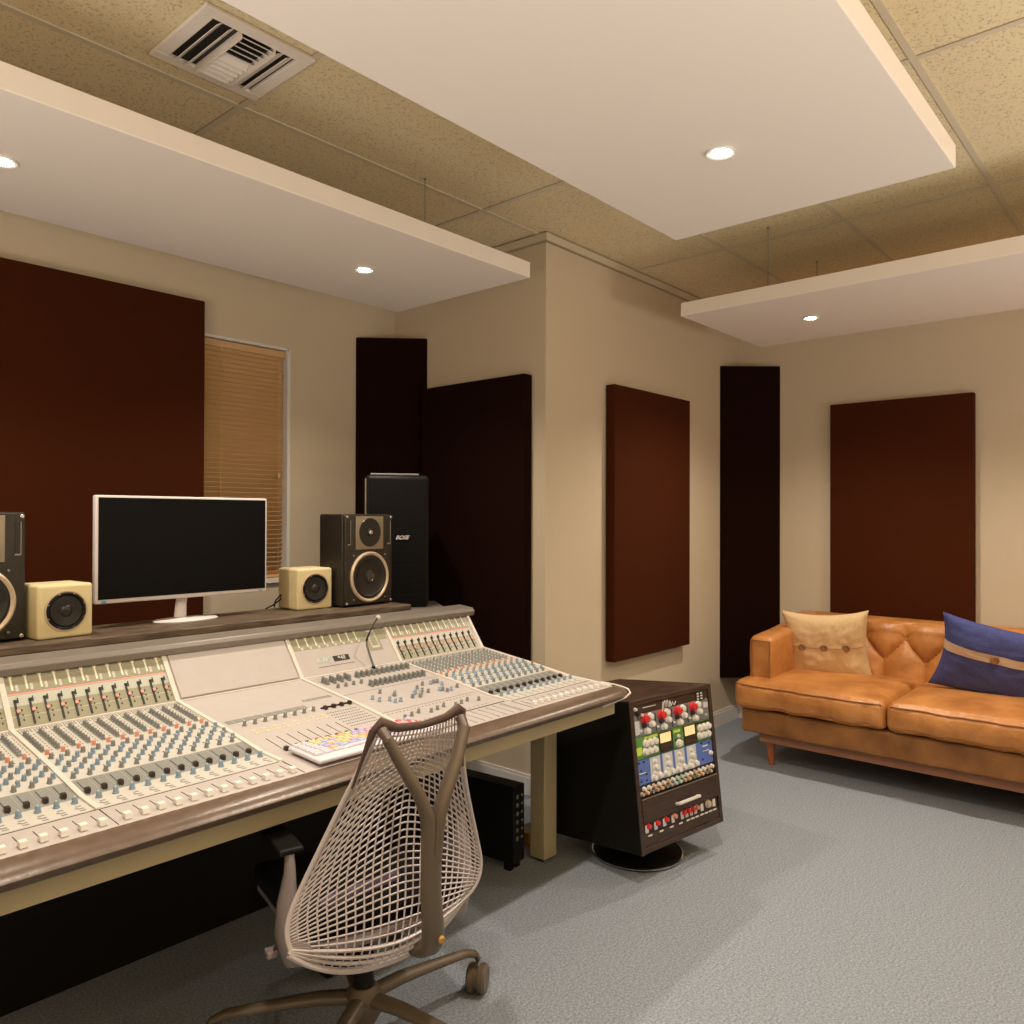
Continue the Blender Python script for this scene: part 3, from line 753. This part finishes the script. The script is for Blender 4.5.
# header strip
u0=unit('header_unit',.516,.551,'rackwood')
kn('header_knob',.06,.522,.012,.012,'rdark',u0); kn('header_knob',.035,.538,.007,.010,'silver',u0); kn('header_knob',.10,.512,.007,.012,'silver',u0)
pt('silver_bar',.13,.29,.536,.5385,'silver',u0)
w_=pt('meter_window',.83,.95,.512,.551,'rdark',u0,.0035)
for k in range(6): pt('meter_mark',.845+.05*(k%2),0,.517+.011*(k//2),.523+.011*(k//2),'silver',w_,.0022,.012)
b=MB(); lx=ux(.36)
scr=[(0,.006),(.006,.040),(.010,.046),(.012,.038),(.010,.014),(.014,.034),(.022,.048),(.027,.044),(.026,.020),(.030,.034),(.038,.048),(.042,.042),(.040,.022),(.046,.018),(.055,.028),(.060,.036),(.055,.042),(.050,.034),(.052,.022),(.060,.020),(.068,.030),(.074,.036),(.076,.024),(.084,.022),(.094,.034)]
b.tube([(lx+x*.95,.0005,.500+z) for x,z in scr],.0017,6); rp('script_logo',b,'silver',True,u0)
# unit with red knobs
u1=unit('red_knob_unit',.430,.516,'rgrey')
pt('pale_label',.015,.07,.440,.492,'rpale',u1)
for i in range(4):
    x=.135+i*.212
    pt('channel_strip',x-.075,x-.066,.436,.508,'rdark',u1,.0045)
    kn('red_knob',x,.495,.018,.020,'red',u1)
    kn('white_knob',x+.075,.499,.014,.014,'knobw',u1); kn('white_knob',x+.085,.470,.0135,.016,'knobw',u1); kn('white_knob',x+.02,.448,.0135,.016,'knobw',u1)
    kn('dark_knob',x-.01,.470,.010,.012,'rdark',u1); kn('small_button',x+.04,.478,.005,.006,'knobw',u1,8); kn('small_button',x-.05,.452,.005,.006,'knobw',u1,8)
pt('badge',.925,.985,.478,.500,'rpale',u1); pt('badge',.94,.965,.445,.452,'rpale',u1)
# green unit
u2=unit('green_unit',.345,.430,'green')
for x,c in ((.31,.375),(.635,.70)):
    w_=pt('dark_window',x-.015,x+.165,.349,.426,'rdark',u2,.0042)
    pt('meter_face',x,x+.135,.386,.422,'vu',w_,.0026); pt('meter_base',x,x+.135,.353,.385,'rackwood',w_,.0028)
for cx_ in (.125,.845):
    for i in range(3):
        for k in range(2): kn('white_knob',cx_+i*.058+(.012 if not k else 0)-.01,.402-k*.031,.0142,.013,'knobw',u2)
kn('white_knob',.545,.366,.016,.014,'knobw',u2); kn('white_knob',.55,.394,.007,.008,'knobw',u2)
pt('lime_badge',.01,.075,.362,.392,'lime',u2,.0045); pt('lime_badge',.49,.575,.410,.420,'lime',u2); pt('dark_strip',.50,.57,.376,.386,'rdark',u2,.004)
pt('dark_strip',.78,.99,.418,.426,'rdark',u2,.004); pt('dark_strip',.12,.28,.418,.426,'lime',u2,.005)
# blue unit
u3=unit('blue_unit',.250,.345,'rblue')
for i in range(4):
    x=.16+i*.160
    pt('pale_strip',x,x+.125,.252,.343,'rpale',u3,.0038)
    for a_,z,r,h in ((.055,.326,.0085,.012),(.060,.304,.012,.016),(.045,.282,.009,.012),(.028,.266,.013,.016),(.102,.269,.013,.016)): kn('cream_knob',x+a_,z,r,h,'knobw',u3)
for x,z in ((.02,.332),(.08,.332),(.04,.302),(.10,.285),(.03,.262),(.10,.262),(.84,.335),(.95,.330),(.84,.270),(.88,.300)): pt('dark_mark',x,0,z,z+.006,'rdark',u3,.0035,.008)
pt('white_line',.02,.10,.293,.2955,'knobw',u3); pt('white_line',.86,.94,.303,.3055,'knobw',u3); pt('white_line',.86,.93,.322,.327,'knobw',u3); kn('white_knob',.965,.290,.009,.010,'knobw',u3)
# row of mixed small knobs
u4=unit('small_knob_unit',.205,.250,'rdark')
cols=['ring','knobw','ko','knobw','chrome','band']
for i in range(32):
    x=.03+i*.030; z=.236 if i%2 else .219
    kn('small_knob',x,z,.0085,.012,'teal' if i in (14,15,16,17) else cols[(i*7)%6],u4,10)
# drawer
dr=bevel(rp('drawer',MB().box(t+.004,W-t-.002,-.004,.16,.112,.202),'rackwood'),.002)
b=MB(); b.box(t+.004,W-t-.002,-.0055,-.0035,.199,.203); rp('drawer_edge',b,'cap',False,dr)
b=MB(); b.tube([(ux(.42),-.004,.142),(ux(.42),-.022,.146),(ux(.43),-.026,.148),(ux(.68),-.026,.148),(ux(.69),-.022,.146),(ux(.69),-.004,.142)],.0065,8); rp('drawer_handle',b,'silver',True,dr)
u5=unit('red_switch_unit',.068,.110,'rdark')
for i,x in enumerate((.07,.18,.29,.40,.52,.58,.64,.70)):
    kn('red_knob',x,.096,.0105,.014,'red' if i%4!=3 else 'knobr',u5,12)
for x in (.05,.16,.27,.38,.50,.56,.62,.68,.77,.94):
    b=MB(); b.rbox(ux(x)-.008,ux(x)+.011,.003,.0062,.072,.102,.002,n=1); rp('silver_cup',b,'silver',True,u5)
kn('cream_knob',.86,.092,.016,.012,'ring',u5)
for x in (.06,.20,.33,.45,.55,.61,.67,.74,.80,.86,.92): pt('label_strip',x,0,.058,.063,'knobw',u5,.001,.021)
# pedestal
a=MB(); a.lathe([(.045,.03),(.045,.16)],20,loc=(W/2-.03,.22,0)); a.build('pedestal','rackside',rk_e,True)
a=MB(); a.lathe([(.18,0),(.185,.006),(.18,.012),(.12,.022),(.05,.034)],48,loc=(W/2-.03,.22,0)); a.build('pedestal_base','rackside',rk_e,True)
a=MB(); a.tube([(W/2-.03+.186*math.cos(q),.22+.186*math.sin(q),.010) for q in [2*PI*i/48 for i in range(48)]],.004,6,closed=True); a.build('base_rim','chrome',rk_e,True)

# ------------------------------------------------------------------ black computer tower under the console
pc=empty('computer_tower',(2.33,2.04,0),R(5)); tag(pc,'black computer tower with a strip of ports on the floor under the console','computer')
bevel(MB().box(0,.075,0,.32,.03,.335).build('case','black',pc),.004)
for k in range(6):
    MB().box(.018,.028,-.004,.0,.12+k*.033,.135+k*.033).build('port','knobg',pc); MB().box(.050,.058,-.004,.0,.124+k*.033,.132+k*.033).build('port','knobg',pc)
for fx0,fy0 in ((.005,.02),(.005,.26),(.047,.02),(.047,.26)): MB().box(fx0,fx0+.025,fy0,fy0+.03,0,.03).build('foot','black',pc)
wb=bevel(MB().rbox(2.56,2.60,2.16,2.30,0,.055,.004,n=1).build('wooden_block','amber'),.001); tag(wb,'small amber wooden block on the carpet behind the console leg','block')

# ------------------------------------------------------------------ sofa
sf=empty('leather_sofa',(4.70,.80,0)); tag(sf,'tan leather sofa with tufted back and wooden legs against the right wall','sofa')
def sp(name,mb,m,smooth=True,parent=None):
    mb.v=[(x-4.70,y-.80,z) for x,y,z in mb.v]; return mb.build(name,m,parent or sf,smooth)
SY1,SY0=1.985,-.385
def wr(a,k):
    return lambda u,v,w,P:(P.x,P.y,P.z)
# base
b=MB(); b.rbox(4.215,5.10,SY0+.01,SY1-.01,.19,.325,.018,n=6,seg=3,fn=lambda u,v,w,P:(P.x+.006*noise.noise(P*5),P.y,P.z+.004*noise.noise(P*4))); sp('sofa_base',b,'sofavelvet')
b=MB(); b.box(4.255,5.05,SY0+.10,SY1-.10,.140,.192); bevel(sp('plinth_rail',b,'plinth',False),.003)
for x,y in ((4.325,1.845),(4.325,-.245),(4.98,1.845),(4.98,-.245)):
    b=MB(); b.tube([(x-.01,y-.0,.19),(x-.004,y,.12),(x,y,.05),(x+.001,y,0.0)],[.030,.026,.019,.015],14); sp('sofa_leg',b,'legwood')
# arms
def arm(y0,y1):
    b=MB()
    def fn(u,v,w,P):
        z=P.z
        if w>-.2: z+= .060*max(0,(u+1)/2)*(w+.2)/1.2
        return (P.x+.004*noise.noise(P*7),P.y+.010*noise.noise(P*4)*(abs(w)<.9),z+.006*noise.noise(P*6))
    b.rbox(4.30,5.08,y0,y1,.32,.722,.030,n=8,seg=3,fn=fn); a=sp('armrest',b,'sofa')
    b=MB()
    s_=[(4.296,y0+.012,.34),(4.296,y0+.012,.70),(4.296,y1-.012,.70),(4.296,y1-.012,.34)]
    b.tube(s_,.004,6); sp('arm_piping',b,'stitch',True,a)
arm(SY1-.155,SY1-.020); arm(SY0+.020,SY0+.155)
# back frame + tufted face
b=MB(); b.rbox(4.93,5.12,SY0+.02,SY1-.02,.32,.800,.028,n=6,seg=3); sp('back_frame',b,'sofa')
ya,yb=SY0+.14,SY1-.14
vs=[];fs=[];NY,NZ=260,56
def tuf(y,z):
    u=(y-1.297)/.223; v=(z-.697)/.26
    a=u+v; bb=u-v
    if z<.565:
        v0=(.567-.697)/.26; a=u+v0+ (z-.567)*.0; bb=u-v0
        q=abs(math.sin(PI*(u+.5)));  f=q**.55*.9
        f0=abs(math.sin(PI*a)*math.sin(PI*bb))**.45
        t_=min(1,(.567-z)/.05); return f0*(1-t_)+f*t_
    if z>.70:
        q=abs(math.sin(PI*u)); f=q**.55*.9; f0=abs(math.sin(PI*a)*math.sin(PI*bb))**.45
        t_=min(1,(z-.70)/.04); return f0*(1-t_)+f*t_
    return abs(math.sin(PI*a)*math.sin(PI*bb))**.45
for i in range(NY+1):
    for k in range(NZ+1):
        y=ya+(yb-ya)*i/NY; t_=k/NZ; z=.44+.365*t_
        bl_=.052*tuf(y,z); bl_*=min(1,(1-t_)*7)**.5 if t_>.86 else 1
        x=4.865+.055*t_+.030-bl_
        if t_>.93: q=(t_-.93)/.07; x+=.05*q*q; z=.44+.365*(.93+.07*math.sin(q*PI/2)*.75)
        x+=.003*noise.noise(V(x*9,y*9,z*9))
        vs.append((x,y,z))
for i in range(NY):
    for k in range(NZ):
        a_=i*(NZ+1)+k; fs.append((a_,a_+NZ+1,a_+NZ+2,a_+1))
o0=len(vs)
# close to a solid behind
for i in range(NY+1):
    y=ya+(yb-ya)*i/NY; vs.append((4.96,y,.44)); vs.append((5.00,y,.806))
for i in range(NY):
    a_=i*(NZ+1); fs.append((a_,o0+2*i,o0+2*i+2,a_+NZ+1)); fs.append((a_+NZ,a_+2*NZ+1,o0+2*i+3,o0+2*i+1)); fs.append((o0+2*i,o0+2*i+1,o0+2*i+3,o0+2*i+2))
fs.append(tuple(range(0,NZ+1))+(o0+1,o0)); e_=NY*(NZ+1); fs.append(tuple(range(e_,e_+NZ+1))[::-1]+(o0+2*NY,o0+2*NY+1))
b=MB(); b.add(vs,fs); bk=sp('tufted_backrest',b,'sofa')
for k in range(-1,9):
    y=1.297+.223*.5-.223*k
    for yy,zz in ((y,.567),(y-.1115,.697)):
        if ya+.02<yy<yb-.02:
            b=MB(); t_=(zz-.44)/.365; b.lathe([(.002,.007),(.007,.005),(.009,0)][::-1],12,axis='x',loc=(0,0,0)); b.v=[(4.893+.055*t_-x,yy+y_,zz+z_) for x,y_,z_ in b.v]; sp('tuft_button',b,'sofa',True,bk)
# seat cushions
def cushion(y0,y1,sd):
    b=MB()
    def fn(u,v,w,P):
        x,y,z=P
        puff=max(0,1-u*u)*max(0,1-v**4)
        if w>0: z+=.030*puff**.7*w
        fr=(1-w*w)*(1 if u<0 else 0)
        x-= .018*(1-w*w)*(1-v**6)*(u<-.8)
        wrk=.007*noise.noise(V(P.x*5+sd,P.y*9,P.z*5))+.004*noise.noise(V(P.x*16+sd,P.y*26,P.z*4))
        if u<-.7: x+=wrk*1.6
        z+=wrk*(.4 if w>0 else .8)
        return (x,y+.004*noise.noise(P*8),z)
    b.rbox(4.190,4.90,y0+.003,y1-.003,.330,.475,.034,n=26,seg=3,fn=fn); c=sp('seat_cushion',b,'sofa')
    for zz,yy in ((.458,0),(.348,0)):
        b=MB(); pts=[]
        for i in range(15):
            y=y0+.02+(y1-y0-.04)*i/14; wq=.007*noise.noise(V(4.19*5+sd,y*9,zz*5))+.004*noise.noise(V(4.19*16+sd,y*26,zz*4))
            e1=abs(i-7)/7; pts.append((4.1835+wq*1.6+.012*max(0,e1-.85)/.15,y,zz+wq*.6))
        b.tube(pts,.0045,6); sp('cushion_piping',b,'stitch',True,c)
cushion(1.198,SY1+.030,1.); cushion(.405,1.198,5.); cushion(SY0-.015,.405,9.)
# ---- cushions on the sofa
def pillow(name,w,h,th,m,loc,rot,label,nu=40,band=None):
    e=empty(name,loc,rot=rot); tag(e,label,'cushion')
    def P(u,v,s_):
        t_=max(0,(1-u**4)*(1-v**4))**.55
        x=u*w/2*(1-.11*(1-v*v)); z=v*h/2*(1-(.15 if v>0 else .08)*(1-u*u))
        y=-s_*th/2*t_ + .010*noise.noise(V(u*2.2+h*9,v*2.2,s_))*t_ + .004*noise.noise(V(u*6,v*6+w*5,s_))
        return (x,y,z)
    vs=[];fs=[];n=nu
    def g_(u0,u1,s_,off=0.,v0=-1,v1=1,nn=n,nm=n):
        vv=[]
        for i in range(nn+1):
            for k in range(nm+1):
                p=P(u0+(u1-u0)*i/nn, v0+(v1-v0)*k/nm, s_); vv.append((p[0],p[1]-off*s_,p[2]))
        return vv,[(i*(nm+1)+k,(i+1)*(nm+1)+k,(i+1)*(nm+1)+k+1,i*(nm+1)+k+1) for i in range(nn) for k in range(nm)]
    b=MB()
    for s_ in (1,-1): vv,ff=g_(-1,1,s_); b.add(vv,ff)
    b.build('cushion_cover',m,e,True)
    return e,P,g_
def cush_button(e,p,r=.017):
    b=MB(); b.lathe([(r,0),(r*1.02,.003),(r*.8,.006),(r*.5,.0045),(r*.1,.004)],22,axis='-y',loc=(p[0],p[1]-.001,p[2])); b.build('button','button',e,True)
# face local -y should look at -x : rotate z by -90
e,Pf,g_=pillow('linen_cushion',.480,.445,.13,'linen',(4.69,1.663,.648),(R(14),R(-3),R(-78)),'beige linen scatter cushion with three buttons at the left end of the sofa')
for u in (-.60,-.04,.52): cush_button(e,Pf(u,.07,1),.021)
b=MB(); b.tube([tuple(Vector(Pf(-1+2*i/24,.07-.02*math.sin(i/24*PI),1))+V(0,-.003,0)) for i in range(25)],.0018,6); b.build('button_cord','stitch',e,True)
e,Pf,g_=pillow('blue_cushion',.66,.42,.13,'blue',(4.66,.748,.660),(R(16),R(10),R(-77)),'blue woollen cushion with a cream band and one button on the sofa')
vv,ff=g_(-1,1,1,.0035,.08,.32,40,8); b=MB(); b.add(vv,ff); vv,ff=g_(-1,1,1,.0,.08,.32,40,8); b.add(vv,ff); b.build('cream_band','band',e,True)
p=Pf(-.22,.2,1); cush_button(e,(p[0],p[1]-.004,p[2]),.021)

# ------------------------------------------------------------------ office chair
CH=(1.29,1.647,0); CY=R(-14)
ch=empty('office_chair',CH,CY); tag(ch,'grey mesh-backed swivel office chair with a Y-shaped spine in front of the console','chair')
# base
hub=MB(); hub.lathe([(.032,.085),(.046,.11),(.046,.165),(.032,.182)],24); hub.build('hub','towergrey',ch,True)
a0=math.atan2(1.61-CH[1],1.68-CH[0])-CY
RB=math.hypot(1.61-CH[1],1.68-CH[0])
for k in range(5):
    an=a0+k*2*PI/5; d=V(math.cos(an),math.sin(an),0)
    pts=[d*.03+V(0,0,.150),d*.12+V(0,0,.152),d*(RB*.62)+V(0,0,.141),d*(RB*.88)+V(0,0,.130),d*(RB*.97)+V(0,0,.116),d*RB+V(0,0,.10),d*RB+V(0,0,.078)]
    b=MB(); b.tube(pts,[.024,.022,.018,.015,.013,.011,.010],12,flat=.75,up=(0,0,1)); leg=b.build('base_arm','towergrey',ch,True)
    b=MB(); sd=V(-math.sin(an+.6),math.cos(an+.6),0); c=d*RB+V(0,0,.041)
    Mx=Matrix.Translation(c)@sd.to_track_quat('Z','Y').to_matrix().to_4x4()
    b.T=Mx; b.lathe([(.010,-.026),(.035,-.028),(.041,-.022),(.041,-.007),(.032,-.004),(.032,.004),(.041,.007),(.041,.022),(.035,.028),(.010,.026)],26)
    b.build('caster','black' if k else 'towergrey',leg,True)
b=MB(); b.lathe([(.026,.10),(.026,.26),(.019,.262),(.019,.36)],18); b.build('gas_lift','black',ch,True)
b=MB(); b.rbox(-.085,.085,-.12,.12,.345,.405,.02,n=2); b.build('tilt_mechanism','black',ch,True)
# seat
def sfn(u,v,w,P):
    x,y,z=P; x*=1-.10*max(0,-v)**2-.05*max(0,v)**3
    z+= -.03*max(0,v-.4)**2*1.5+ .012*u*u*(w>0) +.02*max(0,-v-.5)
    return (x,y,z)
b=MB(); b.rbox(-.225,.215,-.195,.255,.412,.465,.026,n=8,seg=3,fn=sfn); b.build('seat','blackfab',ch,True)
b=MB(); b.rbox(-.215,.205,-.215,.245,.396,.412,.006,n=8,seg=2,fn=sfn); b.build('seat_shell','armgrey',ch,True)
# back net
TZ=.935
Cc=[(0.,-.262,.378),(.15,-.292,.425),(.30,-.292,.52),(.5,-.268,.63),(.75,-.270,.79),(1.,-.318,TZ-.02)]
Ec=[(0.,.218,-.236,.452),(.16,.243,-.222,.480),(.32,.248,-.212,.520),(.5,.226,-.212,.585),(.72,.170,-.240,.73),(.9,.122,-.285,.87),(1.,.108,-.305,TZ-.002)]
def interp(tab,t_):
    t_=max(0,min(1,t_))
    n=len(tab)
    for i in range(n-1):
        if t_<=tab[i+1][0]:
            t0,t1=tab[i][0],tab[i+1][0]; q=(t_-t0)/(t1-t0)
            p0=tab[max(i-1,0)];p1=tab[i];p2=tab[i+1];p3=tab[min(i+2,n-1)]
            out=[]
            for j in range(1,len(p1)):
                m1=(p2[j]-p0[j])/max(1e-6,(p2[0]-p0[0]))*(t1-t0); m2=(p3[j]-p1[j])/max(1e-6,(p3[0]-p1[0]))*(t1-t0)
                out.append((2*q**3-3*q*q+1)*p1[j]+(q**3-2*q*q+q)*m1+(-2*q**3+3*q*q)*p2[j]+(q**3-q*q)*m2)
            return out
    return list(tab[-1][1:])
def gmap(t_): return .10*t_+.90*t_**1.9 if t_<1 else 1.
def PB(u,t_):
    c=interp(Cc,t_); e_=interp(Ec,gmap(t_)); a=abs(u); q=a**1.8
    x=e_[0]*u-.062*(1-t_)**1.3; y=c[0]+(e_[1]-c[0])*q; z=c[1]+(e_[2]-c[1])*(a**(1.5 if t_>.2 else 1.5+(.2-t_)*5))
    return (x,y,z)
net=MB()
NV,NU=35,25
for k in range(1,NV):
    t_=(k/NV)**.72
    th=.0026 if t_>.19 else .0052
    net.tube([PB(-1+2*i/28,t_) for i in range(29)],th,5,flat=.8)
for k in range(1,NU):
    u=-1+2*k/NU
    net.tube([PB(u,i/34) for i in range(35)],.0021,5)
net.build('suspension_net','chairgrey',ch,True)
# border
b=MB(); pts=[PB(-1,i/30) for i in range(31)]; b.tube(pts,[.006]*31,8); b.tube([PB(1,i/30) for i in range(31)],.006,8)
b.tube([PB(-1+2*i/28,0) for i in range(29)],.0075,8); b.build('net_border','chairgrey',ch,True)
# webbed skirt (solid lower band)
b=MB()
for t0,t1 in ((.0,.022),):
    vs=[];fs=[]
    for i in range(29):
        for t_ in (t0,t1):
            p=Vector(PB(-1+2*i/28,t_)); vs+= [tuple(p+V(0,-.003,0)),tuple(p+V(0,.003,0))]
    for i in range(28):
        a=i*4; bq_=a+4
        fs+=[(a,a+2,bq_+2,bq_),(a+1,bq_+1,bq_+3,a+3),(a,bq_,bq_+1,a+1),(a+2,a+3,bq_+3,bq_+2)]
    b.add(vs,fs)
b.build('lower_band','chairgrey',ch)
# side lobes
for sx in (-1,1):
    vs=[];fs=[]
    for i in range(9):
        t_=i/8*.36
        for q in (1.0,.97-.17*math.sin(PI*min(1,i/8+.12))**.6 if i<8 else .97):
            p=Vector(PB(sx*q,t_)); vs+=[tuple(p+V(0,-.0025,0)),tuple(p+V(0,.0025,0))]
    for i in range(8):
        a=i*4; c4=a+4
        fs+=[(a,a+2,c4+2,c4),(a+1,c4+1,c4+3,a+3),(a,c4,c4+1,a+1),(a+2,a+3,c4+3,c4+2)]
    b=MB(); b.add(vs,fs); b.build('side_web','armgrey',ch,True)
# top frame
b=MB(); top=[(-.150,-.268,TZ-.14),(-.130,-.290,TZ-.06),(-.117,-.304,TZ-.012),(-.100,-.312,TZ+.006),(-.06,-.316,TZ-.008),(0,-.318,TZ-.010),(.06,-.316,TZ-.002),(.098,-.312,TZ+.012),(.114,-.304,TZ+.004),(.122,-.292,TZ-.06),(.136,-.270,TZ-.14)]
b.tube(top,[.003,.005,.010,.015,.010,.009,.010,.014,.010,.005,.003],10,flat=.6,up=(0,1,0)); b.build('top_frame','chairframe',ch,True)
# spine: one Y-shaped piece
jz=.735
for sx in (-1,1):
    b=MB(); b.tube([(sx*.009,-.362,jz-.10),(sx*.010,-.366,jz-.04),(sx*.014,-.369,jz),(sx*.034,-.368,jz+.05),(sx*.066,-.358,jz+.11),(sx*.098,-.340,TZ-.022)],[.014,.0155,.0155,.014,.0135,.0125],14,flat=1.45,up=(0,1,0)); b.build('spine_arm','towergrey',ch,True)
    b=MB(); b.tube([(sx*.096,-.344,TZ-.026),(sx*.101,-.318,TZ-.008)],[.011,.013],12); b.build('arm_tip','chairframe',ch,True)
b=MB(); b.tube([(0,-.364,jz-.03),(0,-.362,jz-.10),(.002,-.356,.56),(.012,-.346,.49),(.022,-.332,.445),(.026,-.314,.415),(.02,-.28,.392),(.0,-.20,.375),(0,-.10,.372)],[.0245,.0245,.0245,.026,.028,.027,.024,.022,.020],16,flat=.8,up=(0,1,.3)); b.build('spine','towergrey',ch,True)
b=MB(); b.T=Matrix.Translation((.028,-.356,.448))@Matrix.Rotation(R(15),4,'X'); b.lathe([(.008,0),(.008,.008),(.004,.010)],14,axis='-y'); b.build('spine_screw','amber',ch,True)
b=MB(); b.tube([(-.03,-.262,.575),(-.10,-.250,.560),(-.20,-.215,.530)],.014,8,flat=.7,up=(0,1,0)); b.build('purple_strap','purple',ch,True)
# arms
for sx in (-1,1):
    b=MB(); b.tube([(sx*.10,-.08,.360),(sx*.17,-.09,.352),(sx*.222,-.095,.372),(sx*.240,-.10,.43),(sx*.238,-.10,.50),(sx*.232,-.10,.565),(sx*.232,-.098,.618)],[.020,.028,.038,.036,.029,.018,.014],14,flat=.75,up=(1,0,0)); b.build('arm_post','armgrey',ch,True)
    b=MB(); b.rbox(sx*.232-.030,sx*.232+.030,-.115,.10,.616,.632,.007,n=3,fn=lambda u,v,w,P:(P.x,P.y,P.z-.004*v*v)); b.build('arm_pad','black',ch,True)
b=MB(); b.tube([(-.05,.03,.39),(-.15,-.02,.375),(-.25,-.06,.37)],.006,8); b.rbox(-.275,-.248,-.075,-.045,.362,.380,.005,n=1); b.build('tilt_lever','armgrey',ch,True)

# ------------------------------------------------------------------ light and world
def area(name,loc,rot,sx,sy,e,col):
    l=bpy.data.lights.new(name,'AREA'); l.shape='RECTANGLE'; l.size=sx; l.size_y=sy; l.energy=e; l.color=col
    o=bpy.data.objects.new(name,l); C.objects.link(o); o.location=loc; o.rotation_euler=rot; return o
# added upward-facing fill lights, out of view beside and behind the camera
area('fill_light',(-.9,-1.1,1.05),(R(180),0,0),.9,.9,28,(1,.90,.79))
area('fill_light',(3.2,-1.5,1.05),(R(180),0,0),.9,.9,32,(1,.90,.79))
area('fill_light',(.9,-1.0,1.05),(R(180),0,0),.9,.9,22,(1,.90,.79))
area('fill_light',(-.9,1.5,1.05),(R(180),0,0),.9,.9,22,(1,.90,.79))
w=bpy.data.worlds.new('world'); bpy.context.scene.world=w; w.use_nodes=True
w.node_tree.nodes['Background'].inputs[0].default_value=(.02,.02,.03,1); w.node_tree.nodes['Background'].inputs[1].default_value=1
vs_=bpy.context.scene.view_settings; vs_.view_transform='Standard'; vs_.look='None'; vs_.gamma=1; vs_.use_curve_mapping=False
vs_.exposure=0.66
